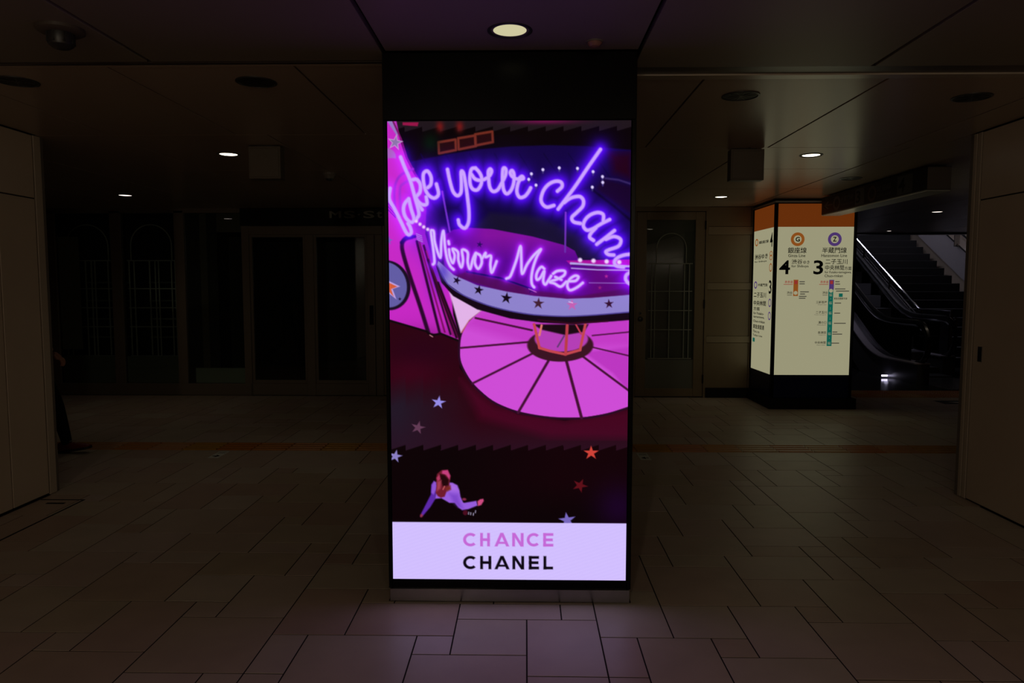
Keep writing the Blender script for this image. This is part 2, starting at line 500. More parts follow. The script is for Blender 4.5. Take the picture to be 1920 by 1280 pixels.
# yellow tactile strips
def tactile(name, label, x0, x1, y0, size, rows, dots):
    t = thing(name, label, 'tactile paving', ((x0 + x1) / 2, y0 + rows * size / 2, 0))
    mb = MB()
    s = size - 0.004
    mb.box(-s / 2, s / 2, -s / 2, s / 2, -0.001, 0.002)
    if dots:
        for i in range(5):
            for j in range(5):
                mb.lathe(((i - 2) * size * .19, (j - 2) * size * .19, 0.002), [(0.012, 0), (0.008, 0.005), (0, 0.005)], 8)
    else:
        for j in range(4):
            yy = (j - 1.5) * size * .25
            mb.prism([(yy - .014, .002), (yy + .014, .002), (yy + .008, .007), (yy - .008, .007)], 'x', -s / 2 + .006, s / 2 - .006)
    me = mb.mesh('tactile_tile', 'yellow')
    n = int(round((x1 - x0) / size))
    for r in range(rows):
        for i in range(n):
            o = bpy.data.objects.new('tactile_tile', me); COL.objects.link(o); o.parent = t
            o.location = (x0 + (i + .5) * size - t.location.x, y0 + (r + .5) * size - t.location.y, 0)
    return t
tactile('tactile_paving', 'yellow ribbed tactile strip running across the concourse behind the video pillar', 1.265 - 0.306 * 25, 1.265 + 0.306 * 17, 6.145, 0.306, 1, False)
tactile('tactile_paving', 'yellow dotted warning tiles in front of the escalator landing', 4.27, 7.32, 9.27, 0.305, 2, True)

# floor stickers
def sticker(label, x0, x1, y0, y1, flip=1):
    t = thing('floor_sticker', label, 'sticker', ((x0 + x1) / 2, (y0 + y1) / 2, 0.001))
    B(x0, x1, y0, y1, 0.0006, 0.0016).build('sheet', 'white', t)
    m = MB(); w = x1 - x0; h = y1 - y0
    z0, z1 = 0.0017, 0.0021
    B(x0 + .15 * w, x1 - .15 * w, y1 - .30 * h, y1 - .26 * h, z0, z1).build('print_line', 'ink', t)
    B(x0 + .15 * w, x1 - .15 * w, y1 - .17 * h, y1 - .13 * h, z0, z1).build('print_line', 'ink', t)
    cx = (x0 + x1) / 2
    m.prism([(cx - flip * .35 * w, y0 + .28 * h), (cx + flip * .05 * w, y0 + .45 * h), (cx + flip * .05 * w, y0 + .11 * h)], 'z', z0, z1)
    B(min(cx + flip * .06 * w, cx + flip * .35 * w), max(cx + flip * .06 * w, cx + flip * .35 * w), y0 + .24 * h, y0 + .32 * h, z0, z1).build('arrow_shaft', 'ink', t)
    m.build('arrow_head', 'ink', t)
sticker('small white floor sticker with an arrow right of the video pillar', 0.945, 1.035, 5.86, 6.10)
sticker('small white floor sticker with an arrow left of the video pillar', -2.66, -2.57, 5.86, 6.10, -1)
t = thing('floor_sticker', 'white floor marking edged in black beside the right sliding door', 'sticker', (5.5, 8.9, 0.001))
B(5.10, 6.0, 8.76, 9.02, 0.0004, 0.0012).build('border', 'ink', t)
MB().prism([(5.22, 8.92), (5.34, 8.80), (5.94, 8.80), (5.94, 8.92)], 'z', 0.0013, 0.0020).build('sheet', 'white', t)

# steel hatch let into the floor at the foot of the left fire door
t = thing('floor_hatch', 'rectangular floor hatch with a dark slot at the foot of the left fire door', 'hatch', (-3.12, 3.9, 0))
for n, b in (('frame_bar', (-2.975, -2.962, 3.0, 4.68)), ('frame_bar', (-3.26, -2.962, 4.672, 4.686))):
    B(*b, -0.001, 0.0012).build(n, 'joint', t)
B(-3.17, -3.05, 4.588, 4.612, -0.001, 0.0014).build('slot', 'joint', t)

# ------------------------------------------------------------------ ceiling: glossy enamel panels below a dark void
ceiling = struct('ceiling', label='glossy dark enamelled ceiling panels with black joints')
void = MB()
void.box(-9.2, 9.6, -7.0, 9.35, ZC + 0.05, ZC + 0.15)
void.box(2.95, 9.6, 9.35, 13.9, ZC + 0.05, ZC + 0.15)
void.build('ceiling_void', 'ceil_dark', ceiling)
GP = 0.010
def cpanel(x0, x1, y0, y1, g=GP, mat='ceil'):
    B(x0 + g, x1 - g, y0 + g * .4, y1 - g * .4, ZC, ZC + 0.03, 0.0015).build('ceiling_panel', mat, ceiling)
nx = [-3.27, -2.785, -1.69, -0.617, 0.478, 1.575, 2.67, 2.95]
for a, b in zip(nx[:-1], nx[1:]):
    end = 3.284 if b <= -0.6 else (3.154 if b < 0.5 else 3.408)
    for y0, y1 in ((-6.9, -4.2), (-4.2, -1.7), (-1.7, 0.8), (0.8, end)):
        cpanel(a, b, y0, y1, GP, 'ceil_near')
lx = [-3.27, -2.765, -1.925, -1.065, -0.617]
for a, b in zip(lx[:-1], lx[1:]): cpanel(a, b, 3.352, 4.83, .005)
rx = [0.478, 0.857, 1.745, 2.65, 2.95]
for a, b in zip(rx[:-1], rx[1:]): cpanel(a, b, 3.60, 5.34, .006 if b > 0.9 else .004)
B(-0.617, 0.478, 4.3, 4.83, ZC, ZC + .03).build('ceiling_panel', 'ceil', ceiling)
B(-0.617, 0.478, 4.83, 5.34, ZC, ZC + .03).build('ceiling_panel', 'ceil', ceiling)
flx = [-9.1, -8.05, -7.0, -5.94, -4.88, -3.83, -2.775, -1.72, -0.66, 0.478]
for a, b in zip(flx[:-1], flx[1:]):
    y0 = 4.83 if b < -0.6 else 5.34
    for c, d in ((y0, 6.3), (6.3, 7.56), (7.56, 9.33)): cpanel(a, b, c, d, .005)
frx = [0.478, 1.62, 2.775, 3.93, 5.08, 6.23, 7.38, 8.53, 9.5]
for a, b in zip(frx[:-1], frx[1:]):
    for c, d in ((5.34, 6.3), (6.3, 7.56), (7.56, 9.21)): cpanel(a, b, c, d, .006)
    if a > 2.7:
        for c, d in ((9.21, 10.9), (10.9, 12.4), (12.4, 13.75)): cpanel(max(a, 2.95), b, c, d, .006)
for a, b in zip([2.95, 4.3, 6.0, 7.8], [4.3, 6.0, 7.8, 9.5]): cpanel(a, b, 4.95, 5.34, .006)
# shutter slots across the ceiling
trim1 = struct('trim_1', label='narrow shutter slot strip across the ceiling left of the video pillar')
B(-3.27, -0.617, 3.290, 3.322, ZC - .002, ZC + .03).build('slot_strip', 'slot_dark', trim1)
B(-3.27, -0.617, 3.326, 3.346, ZC - .002, ZC + .03).build('slot_edge', 'ceil', trim1)
trim2 = struct('trim_2', label='wide shutter slot with pale edge strip across the ceiling right of the video pillar')
B(0.478, 2.95, 3.414, 3.522, ZC + .004, ZC + .03).build('slot_strip', 'slot_dark', trim2)
B(0.478, 2.95, 3.526, 3.592, ZC - .003, ZC + .03).build('slot_edge', 'slot_metal', trim2)

# ------------------------------------------------------------------ side walls (fire doors folded back into them)
XL, XR = -3.27, 2.95
wl = struct('wall_left', label='left wall of tall beige fire door panels')
B(-3.60, XL - 0.012, -7.0, 4.865, 0.0, ZC + 0.05).build('wall_core', 'joint', wl)
def lpanel(y0, y1, z0, z1, mat='wall', n='wall_panel'):
    return B(XL - 0.03, XL, y0 + .005, y1 - .005, z0 + .004, z1 - .004, .002).build(n, mat, wl)
for y0, y1 in ((-6.9, -4.0), (-4.0, -1.2), (-1.2, 1.6), (1.6, 4.435), (4.435, 4.785)):
    lpanel(y0, y1, 0.012, 2.010)
for y0, y1 in ((-6.9, -4.0), (-4.0, -1.2), (-1.2, 1.6), (1.6, 4.785)):
    lpanel(y0, y1, 2.010, ZC - 0.004)
lpanel(4.79, 4.868, 0.0, ZC, 'wall_trim', 'edge_post')
B(XL - .34, XL - .012, 4.868, 4.905, 0, ZC).build('edge_return', 'grey_plastic', wl)
wr = struct('wall_right', label='right wall of beige sliding fire door panels')
B(XR + 0.012, 3.32, -7.0, 4.895, 0.0, ZC + 0.05).build('wall_core', 'joint', wr)
def rpanel(y0, y1, z0, z1, mat='wall', n='wall_panel'):
    return B(XR, XR + .03, y0 + .004, y1 - .004, z0 + .004, z1 - .004, .002).build(n, mat, wr)
for y0, y1 in ((-6.9, -4.0), (-4.0, -1.2), (-1.2, 1.6), (1.6, 4.80)):
    rpanel(y0, y1, 0.008, 1.988)
    rpanel(y0, y1, 1.988, ZC - .004)
rpanel(4.805, 4.852, 0.0, ZC, 'wall_trim', 'edge_post')
rpanel(4.855, 4.897, 0.0, ZC, 'wall_trim', 'edge_post')
B(XR + .004, XR + .34, 4.897, 4.930, 0, ZC).build('edge_return', 'grey_plastic', wr)
pull = MB()
pull.box(XR - .0015, XR + .02, 4.700, 4.742, .939, 1.037)
p_ = pull.build('recessed_pull', 'joint', wr); p_['label'] = 'dark recessed door pull'
B(XR - .003, XR + .01, 4.697, 4.7005, .936, 1.040).build('pull_rim', 'grey_plastic', p_)
# walls behind the side partitions and behind the viewer
ws = struct('wall_side_left'); B(-9.2, -3.60, 4.70, 4.865, 0, ZC + .05).build('wall_core', 'wall', ws)
ws = struct('wall_side_right'); B(3.32, 9.6, 4.70, 4.90, 0, ZC + .05).build('wall_core', 'wall', ws)
ws = struct('wall_far_left'); B(-9.3, -9.1, 4.7, 9.5, 0, ZC + .05).build('wall_core', 'wall', ws)
ws = struct('wall_behind'); B(-3.6, 3.3, -7.2, -7.0, 0, ZC + .05).build('wall_core', 'wall', ws)

# ------------------------------------------------------------------ back wall right: panelled wall + glazed door
YB = 9.21
wb = struct('wall_back', label='beige panelled back wall with raised horizontal bands')
B(2.30, 2.95, YB + .02, YB + .3, 0, ZC + .05).build('wall_core', 'joint', wb)
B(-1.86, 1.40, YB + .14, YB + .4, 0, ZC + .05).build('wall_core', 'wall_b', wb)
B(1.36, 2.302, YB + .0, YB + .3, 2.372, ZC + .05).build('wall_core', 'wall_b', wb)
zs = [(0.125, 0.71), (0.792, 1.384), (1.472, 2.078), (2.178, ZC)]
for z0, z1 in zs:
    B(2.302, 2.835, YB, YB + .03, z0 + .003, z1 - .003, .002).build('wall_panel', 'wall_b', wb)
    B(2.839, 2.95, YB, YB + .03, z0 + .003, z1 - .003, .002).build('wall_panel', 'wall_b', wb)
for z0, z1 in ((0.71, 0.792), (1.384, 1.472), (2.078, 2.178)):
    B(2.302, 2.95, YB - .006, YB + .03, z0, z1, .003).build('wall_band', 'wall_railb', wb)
bb = struct('baseboard_back'); B(2.302, 2.90, YB - .012, YB + .02, 0, 0.125, .003).build('skirting', 'black_matt', bb)

def lattice(parent, x0, x1, z0, z1, y, cols, rows, arch_r, bar=0.016, mat='lattice', arch_x=None):
    """white arched lattice seen behind a pane: each bar a part"""
    for x in cols:
        B(x - bar / 2, x + bar / 2, y, y + .012, z0, rows[-1]).build('lattice_bar', mat, parent)
    for z in rows:
        B(x0, x1, y - .002, y + .014, z - bar / 2, z + bar / 2).build('lattice_bar', mat, parent)
    ax0, ax1 = arch_x
    cx = (ax0 + ax1) / 2; r = (ax1 - ax0) / 2
    zc = z1 - r
    pts = [(ax0, y + .006, rows[-1])] + [(cx - r * math.cos(math.pi * k / 16), y + .006, zc + r * math.sin(math.pi * k / 16)) for k in range(17)] + [(ax1, y + .006, rows[-1])]
    MB().tube(pts, bar * .55, 6).build('lattice_arch', mat, parent)

door = struct('door_1', label='tall glazed door with beige frame and frosted pane showing an arched lattice')
dx0, dx1 = 1.40, 2.265
for n, b in (('stile', (dx0, 1.527, 0.014, 2.365)), ('stile', (2.143, dx1, 0.014, 2.365)), ('rail', (1.527, 2.143, 0.014, 0.118)), ('rail', (1.527, 2.143, 2.265, 2.365))):
    B(b[0], b[1], YB + .0, YB + .05, b[2], b[3], .003).build(n, 'wall_b', door)
B(1.527, 2.143, YB + .018, YB + .026, 0.118, 2.265).build('pane', 'frost', door)
B(2.27, 2.302, YB - .008, YB + .08, 0, 2.372, .003).build('jamb', 'wall_b', door)
B(1.36, 1.397, YB - .008, YB + .08, 0, 2.372, .003).build('jamb', 'wall_b', door)
B(1.527, 2.143, YB + .012, YB + .0175, 0.118, 0.49).build('frosted_band', 'etched_band', door)
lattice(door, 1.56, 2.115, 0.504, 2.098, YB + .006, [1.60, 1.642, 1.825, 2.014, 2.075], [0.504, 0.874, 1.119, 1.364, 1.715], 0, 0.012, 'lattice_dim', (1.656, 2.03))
for z in (2.198, 1.201, 0.242):
    B(2.258, 2.276, YB - .012, YB + .02, z - .055, z + .055, .002).build('hinge', 'joint', door)
kn = MB().lathe((1.459, YB - .0005, 1.011), [(0.0, -.055), (.024, -.052), (.030, -.04), (.026, -.028), (.012, -.02), (.012, -.008), (.030, -.006), (.032, 0)], 18, 'y')
k_ = kn.build('knob', 'rubber', door, True); k_['label'] = 'round dark door knob'
MB().lathe((1.459, YB - .0005, 1.085), [(0, -.012), (.014, -.01), (.016, 0)], 14, 'y').build('lock_cylinder', 'rubber', door, True)
B(1.40, 2.3, YB + .30, YB + .33, 0, ZC).build('dark_room_back', 'shop_dark', door)

# ------------------------------------------------------------------ shopfront on the left
YS = 9.33
sw = struct('wall_shop', label='dark bronze framed shopfront with tall glazed bays')
def fr(x0, x1, z0, z1, n='frame_post', d=0.0, mat='shop_frame'):
    return B(x0, x1, YS - .03 - d, YS + .06, z0, z1, .003).build(n, mat, sw)
for a, b in ((-9.1, -8.98), (-8.12, -7.98), (-7.22, -7.08), (-6.262, -6.128), (-5.402, -5.268), (-4.563, -4.437), (-3.685, -3.592)):
    fr(a, b, 0.0, 2.402)
fr(-9.1, -3.6, 2.372, ZC, 'head_rail')
fr(-9.1, -3.6, 0.0, 0.156, 'sill', .012)
B(-9.1, -1.85, YS + .9, YS + 1.0, 0, ZC + .05).build('shop_back_wall', 'shop_dark', sw)
B(-9.1, -1.85, YS - .02, YS + 1.0, -.1, -0.002).build('shop_floor', 'shop_dark', sw)
B(-9.1, -1.85, YS + .05, YS + 1.0, ZC - .02, ZC + .05).build('shop_ceiling', 'shop_dark', sw)
bays = [(-8.98, -8.12), (-7.98, -7.22), (-7.08, -6.262), (-6.128, -5.402), (-5.268, -4.563), (-4.437, -3.685)]
for i, (a, b) in enumerate(bays):
    w = struct('window_%d' % (i + 1), label=['far left glazed bay hidden behind the left wall', 'second glazed bay from the far left end', 'third glazed bay behind the left wall edge',
               'glazed bay with a pale sheet leaning behind the pane', 'glazed bay with a complete arched lattice', 'glazed bay with a dark inner panel beside the shop doors'][i])
    B(a, b, YS, YS + .008, 0.156, 2.372).build('pane', 'glass', w)
    if i < 5:
        B(a, b, YS + .03, YS + .04, 0.156, 0.509).build('lower_panel', 'shop_pale', w)
        c = (a + b) / 2; s = (b - a) / 0.705
        lattice(w, a + .03, b - .03, 0.509, 2.231, YS + .06, [c - .30 * s, c - .235 * s, c - .03 * s, c + .045 * s, c + .09 * s, c + .26 * s, c + .31 * s], [0.509, 0.895, 1.146, 1.397, 1.764], 0, .014, 'lattice', (c - .27 * s, c + .27 * s))
        for k in range(4):
            z = 0.72 + k * .25
            B(a + .1, b - .1, YS + .45, YS + .62, z, z + .02).build('shelf', 'shop_pale', w)
    else:
        B(-4.437, -4.029, YS + .03, YS + .05, .156, 2.372).build('inner_panel', 'shop_dark', w)
        B(-4.36, -3.70, YS + .028, YS + .045, .156, .354).build('lower_panel', 'shop_pale', w)
        B(-4.25, -4.16, YS + .02, YS + .045, .354, 2.372).build('inner_post', 'shop_frame', w)
        B(-4.029, -3.69, YS + .03, YS + .05, 2.128, 2.372).build('upper_panel', 'shop_frame', w)
po = B(-6.116, -5.848, YS + .012, YS + .022, .60, 2.073).build('paper_sheet', 'lattice')
tag(po, 'tall pale sheet standing behind the leftmost visible shop window', 'sheet')
# shop doors
d2 = struct('door_2', label='left leaf of the dark glazed shop entrance')
d3 = struct('door_3', label='right leaf of the dark glazed shop entrance')
for d, a, b in ((d2, -3.592, -2.859), (d3, -2.754, -2.057)):
    for n, q in (('stile', (a, a + .035, .156, 2.094)), ('stile', (b - .035, b, .156, 2.094)), ('rail', (a + .035, b - .035, 2.06, 2.094)), ('rail', (a + .035, b - .035, .156, .20))):
        B(q[0], q[1], YS - .01, YS + .03, q[2], q[3], .002).build(n, 'shop_frame', d)
    B(a + .035, b - .035, YS + .008, YS + .014, .20, 2.06).build('pane', 'glass', d)
B(-3.592, -2.06, YS - .02, YS + .05, 0, .156, .003).build('threshold', 'shop_frame', sw)
fr(-2.859, -2.754, 0.0, 2.093)
fr(-2.057, -1.962, 0.0, 2.093); fr(-1.955, -1.86, 0.0, 2.093)
fr(-3.592, -1.86, 2.094, 2.204, 'head_rail')
B(-2.03, -1.98, YS - .045, YS - .03, .93, 1.18, .003).build('door_control_plate', 'joint', sw)
B(-3.60, -3.05, YS + .25, YS + .28, .16, 2.0).build('inner_screen', 'fascia', sw)
fs = thing('shop_sign', 'black shop fascia board with grey capital letters over the dark entrance', 'shop sign', (-2.75, YS - .06, 2.2))
B(-3.685, -1.20, YS - .06, YS + .03, 2.206, 2.424, .002).build('board', 'fascia', fs)
pl = lambda u, v: (u, YS - .0615, v)
for ch, a, b, z0, z1 in (('M', -2.524, -2.372, 2.300, 2.388), ('S', -2.337, -2.192, 2.298, 2.390), ('·', -2.160, -2.128, 2.335, 2.353), ('S', -2.088, -1.943, 2.298, 2.390), ('t', -1.916, -1.845, 2.300, 2.388)):
    lt = MB(); put_text(lt, ch, a, b, z0, z1, pl, 0.02); lt.build('letter', 'letters', fs)
# ------------------------------------------------------------------ video pillar
PX0, PX1 = -0.624, 0.468
SX0, SX1, SZ0, SZ1 = -0.605, 0.4455, 0.1085, 2.1385
vp = thing('video_pillar', 'tall black advertising pillar with a bright purple neon video screen', 'advertising pillar', ((PX0 + PX1) / 2, PY + .5, 0))
B(PX0, PX1, PY + .03, PY + 1.09, 0.066, ZC - .004).build('body', 'black', vp)
B(PX0, PX1, PY + .004, PY + .03, SZ1 + .004, ZC - .004, .002).build('top_fascia', 'black', vp)
B(PX0, SX0 - .003, PY + .004, PY + .03, 0.066, SZ1 + .004, .002).build('side_frame', 'black', vp)
B(SX1 + .003, PX1, PY + .004, PY + .03, 0.066, SZ1 + .004, .002).build('side_frame', 'black', vp)
B(SX0 - .003, SX1 + .003, PY + .004, PY + .03, 0.066, SZ0 - .003, .002).build('bottom_frame', 'black', vp)
B(PX0 + .004, PX1 - .004, PY + .006, PY + 1.085, 0.004, 0.063, .001).build('kick_plate', 'kick', vp)['label'] = 'brushed steel kick plate'
B(PX0 - .003, PX1 + .003, PY + .016, PY + 1.08, 0.0, 0.004).build('base_shadow_gap', 'joint', vp)

# --- the moving picture on the LED wall, drawn as a colour per LED (art units: 456 x 863, y down)
NX, NY = 372, 716
def art_grid():
    u = np.linspace(0, 1, NX)[None, :].repeat(NY, 0)
    v = np.linspace(0, 1, NY)[:, None].repeat(NX, 1)
    # art sheet coordinates
    X = (727 + 8 * v) + u * ((1183 - 9 * v) - (727 + 8 * v))
    Y = 226 + v * (861 + 2 * u)
    return X, Y
X, Y = art_grid()
IMG = np.zeros((NY, NX, 3))
def c8(r, g, b): return np.array([r, g, b]) / 255.0
def over(mask, col):
    global IMG
    m = np.clip(mask, 0, 1)[..., None]
    IMG = IMG * (1 - m) + np.asarray(col) * m
def addl(mask, col):
    global IMG
    IMG = 1 - (1 - np.clip(IMG, 0, 1)) * (1 - np.clip(mask, 0, 1)[..., None] * np.asarray(col))
def sstep(d, w=0.8): return np.clip(0.5 - d / (2 * w), 0, 1)
def poly_mask(pts, w=0.8):
    pts = np.array(pts, float); n = len(pts)
    x0, y0 = pts.min(0) - 3; x1, y1 = pts.max(0) + 3
    sel = (X > x0) & (X < x1) & (Y > y0) & (Y < y1)
    out = np.zeros(X.shape)
    if not sel.any(): return out
    px, py = X[sel], Y[sel]
    ins = np.zeros(px.shape, bool); dm = np.full(px.shape, 1e9)
    for i in range(n):
        ax, ay = pts[i]; bx, by = pts[(i + 1) % n]
        c = ((ay > py) != (by > py))
        ins ^= c & (px < (bx - ax) * (py - ay) / ((by - ay) if by != ay else 1e-9) + ax)
        t = np.clip(((px - ax) * (bx - ax) + (py - ay) * (by - ay)) / max((bx - ax) ** 2 + (by - ay) ** 2, 1e-9), 0, 1)
        dm = np.minimum(dm, (px - ax - t * (bx - ax)) ** 2 + (py - ay - t * (by - ay)) ** 2)
    d = np.sqrt(dm) * np.where(ins, -1, 1)
    out[sel] = sstep(d, w)
    return out
def seg_dist(pts, pad):
    pts = np.array(pts, float)
    x0, y0 = pts.min(0) - pad; x1, y1 = pts.max(0) + pad
    sel = (X > x0) & (X < x1) & (Y > y0) & (Y < y1)
    d = np.full(X.shape, 1e3)
    if not sel.any(): return d
    px, py = X[sel], Y[sel]; dm = np.full(px.shape, 1e9)
    for (ax, ay), (bx, by) in zip(pts[:-1], pts[1:]):
        t = np.clip(((px - ax) * (bx - ax) + (py - ay) * (by - ay)) / max((bx - ax) ** 2 + (by - ay) ** 2, 1e-9), 0, 1)
        dm = np.minimum(dm, (px - ax - t * (bx - ax)) ** 2 + (py - ay - t * (by - ay)) ** 2)
    d[sel] = np.sqrt(dm)
    return d
def smooth(pts, k=5):
    P = [np.array(p, float) for p in pts]
    P = [2 * P[0] - P[1]] + P + [2 * P[-1] - P[-2]]
    out = []
    for i in range(1, len(P) - 2):
        for t in np.linspace(0, 1, k, endpoint=False):
            a, b, c, d = P[i - 1], P[i], P[i + 1], P[i + 2]
            out.append(.5 * (2 * b + (c - a) * t + (2 * a - 5 * b + 4 * c - d) * t * t + (3 * b - a - 3 * c + d) * t ** 3))
    out.append(P[-2])
    return out
def line(pts, w, col, soft=0.8):
    over(sstep(seg_dist(pts, w + 3) - w / 2, soft), col)
def ell(cx, cy, rx, ry, col, rot=0.0, soft=1.0):
    a = math.radians(rot); dx, dy = X - cx, Y - cy
    p = (dx * math.cos(a) + dy * math.sin(a)) / rx; q = (-dx * math.sin(a) + dy * math.cos(a)) / ry
    over(sstep((np.sqrt(p * p + q * q) - 1) * min(rx, ry), soft), col)
def star(cx, cy, r, col, rot=0.0, k=0.40, sq=1.0):
    pts = []
    for i in range(10):
        a = math.radians(-90 + rot + 36 * i); rr = r if i % 2 == 0 else r * k
        pts.append((cx + rr * math.cos(a), cy + sq * rr * math.sin(a)))
    over(poly_mask(pts), col)
def blob(cx, cy, rx, ry, col, s=1.0):
    g = np.exp(-(((X - cx) / rx) ** 2 + ((Y - cy) / ry) ** 2))
    over(g * s, col)
def saw(y, amp, period): return y + amp * (1 - ((X - 727) / period) % 1.0)

# dark hall behind
IMG[:] = c8(7, 1, 4)
over(sstep(Y - saw(236, 9, 33), 1.0), c8(30, 20, 26))
over(poly_mask([(756, 228), (786, 228), (784, 235), (756, 233)]), c8(150, 20, 70))
for cx in (826, 863): blob(cx, 236, 7, 10, c8(120, 22, 22), .9)
blob(1020, 227, 60, 5, c8(120, 15, 80), .8)
for cx, cy in ((840, 272), (877, 265), (909, 258)):
    q = [(cx - 17, cy - 8), (cx + 15, cy - 13), (cx + 16, cy + 6), (cx - 16, cy + 12)]
    over(poly_mask(q), c8(34, 6, 8))
    line(q + [q[0]], 4.5, c8(112, 42, 30), 1.2)
blob(808, 265, 14, 16, c8(3, 22, 8), .9)
# carousel ring, deep blue
ring = [(765, 300), (800, 293), (850, 284), (900, 277), (960, 272), (1030, 270), (1100, 272), (1184, 279), (1184, 480), (1060, 470), (900, 440), (800, 430), (760, 350)]
over(poly_mask(ring, 1.5), c8(17, 3, 62))
for k in range(9):
    x = 790 + k * 46
    line([(x, 285), (x + 26 + k, 330)], 1.6, c8(9, 2, 44), 1.2)
over(poly_mask([(800, 345), (870, 330), (980, 350), (1090, 395), (1184, 440), (1184, 480), (1050, 470), (960, 440), (850, 425), (805, 410)], 10), c8(11, 2, 48))
over(poly_mask([(860, 445), (920, 392), (1010, 400), (1100, 440), (1184, 470), (1184, 482), (1060, 480)], 5), c8(20, 14, 42))
line([(1110, 350), (1150, 380), (1184, 408)], 4, c8(6, 1, 20), 2)
over(poly_mask([(1130, 330), (1184, 345), (1184, 395), (1150, 372), (1118, 350)], 4), c8(22, 2, 40))
line([(1135, 330), (1160, 333), (1184, 341)], 3, c8(58, 40, 100), 1.5)
over(poly_mask([(1140, 284), (1184, 284), (1184, 332), (1150, 320)], 9), c8(34, 0, 22))
# pink building on the left
pink = c8(198, 40, 196)
over(poly_mask([(726, 224), (744, 224), (752, 262), (762, 292), (778, 322), (795, 345), (800, 385), (798, 430), (812, 480), (846, 530), (850, 580), (864, 628), (800, 612), (726, 592)], 1.2), pink)
over(poly_mask([(726, 224), (740, 224), (748, 250), (745, 252)], 1), c8(150, 120, 190))
line([(738, 226), (753, 258), (764, 292), (780, 322), (794, 343)], 3.2, c8(120, 16, 96))
ell(725, 290, 18, 16, c8(166, 96, 176)); ell(735, 316, 26, 24, pink)
star(742, 264, 15, c8(206, 170, 214), 10); star(742, 264, 11.5, c8(138, 116, 160), 10)
for r0, c in ((60, c8(150, 40, 190)), (34, c8(160, 46, 196))):
    line(smooth([(742 + (60 - r0) * .4, 395), (740 + (60 - r0) * .4, 350), (750 + (60 - r0) * .3, 325 + (60 - r0) * .5), (775, 312 + (60 - r0) * .7)]), 4.5, c, 1.5)
line([(728, 374), (752, 402)], 1.2, c8(50, 10, 80)); line([(728, 380), (748, 402)], 1.2, c8(50, 10, 80)); line([(728, 386), (742, 400)], 1.2, c8(50, 10, 80))
blob(790, 395, 26, 60, c8(100, 20, 210), .75)
blob(815, 470, 16, 60, c8(70, 14, 200), .8)
# oval badge
ell(727, 525, 42, 47, c8(24, 12, 34), -22); ell(725, 524, 37, 43, c8(98, 92, 164), -22)
over(poly_mask([(726, 515), (731, 518), (750, 527), (736, 532), (743, 551), (730, 541), (726, 544)]), c8(190, 160, 226))
over(poly_mask([(726, 519), (731, 521), (745, 527.5), (733, 532), (738, 546), (729, 537), (726, 539)]), c8(214, 92, 58))
star(749.5, 550.5, 3.2, c8(20, 8, 30))
star(729, 442, 8, c8(120, 90, 190), 10)
# fluted column
dk = c8(42, 4, 44)
line(smooth([(803, 613), (787, 562), (770, 512), (757, 470), (754, 450), (760, 440), (772, 436)]), 7.5, dk, 1.4)
line(smooth([(753, 446), (762, 437), (778, 435)]), 6, c8(20, 4, 50), 1.5)
for (x0, y0, x1, y1, w, c) in ((782, 444, 824, 612, 5, dk), (787, 446, 834, 612, 3, c8(120, 10, 90)), (795, 452, 845, 616, 4, dk), (800, 462, 850, 619, 2.5, c8(150, 20, 110)), (803, 478, 856, 622, 4.5, c8(36, 3, 30)), (810, 495, 861, 625, 3, c8(70, 8, 40)), (822, 520, 864, 627, 3.5, c8(28, 2, 24))):
    line([(x0, y0), (x1, y1)], w, c, 1.2)
for k in range(4): line([(781 + k * .6, 430 + k * 3.6), (791 + k * .6, 434 + k * 3.6)], 1.2, c8(170, 150, 226))
# floor of the hall
red = [(726, 590), (800, 610), (808, 618), (825, 614), (863, 629), (862, 680), (900, 725), (970, 768), (1060, 780), (1184, 757), (1184, 840), (726, 840)]
over(poly_mask(red, 1.2), c8(44, 2, 16))
blob(790, 650, 70, 36, c8(40, 0, 22), .7); blob(770, 690, 60, 28, c8(62, 2, 26), .7)
g = np.clip((Y - saw(690, 12, 33)) / 55, 0, 1) * np.clip((900 - X) / 150, 0, 1)
over(poly_mask(red, 1.2) * np.clip(g, 0, 1), c8(34, 22, 38))
over(poly_mask(red, 1.2) * np.clip((Y - 770) / 60, 0, 1) * .7, c8(40, 16, 34))
over(poly_mask([(862, 700), (930, 752), (1060, 780), (1184, 757), (1184, 815), (1030, 812), (900, 775)], 10) * .6, c8(84, 4, 40))
line([(728, 590), (800, 611), (808, 619), (826, 615), (863, 630)], 4, c8(16, 4, 10)); line([(806, 618), (811, 621)], 2, c8(190, 120, 130))
low = sstep(saw(826, 11, 33) - Y, 1.0)
over(low, c8(10, 1, 4))
over(low * np.clip((X - 850) / 200, 0, 1) * np.clip((960 - Y) / 60, 0, 1) * .7, c8(22, 1, 7))
blob(1160, 945, 42, 44, c8(28, 2, 42), .8)
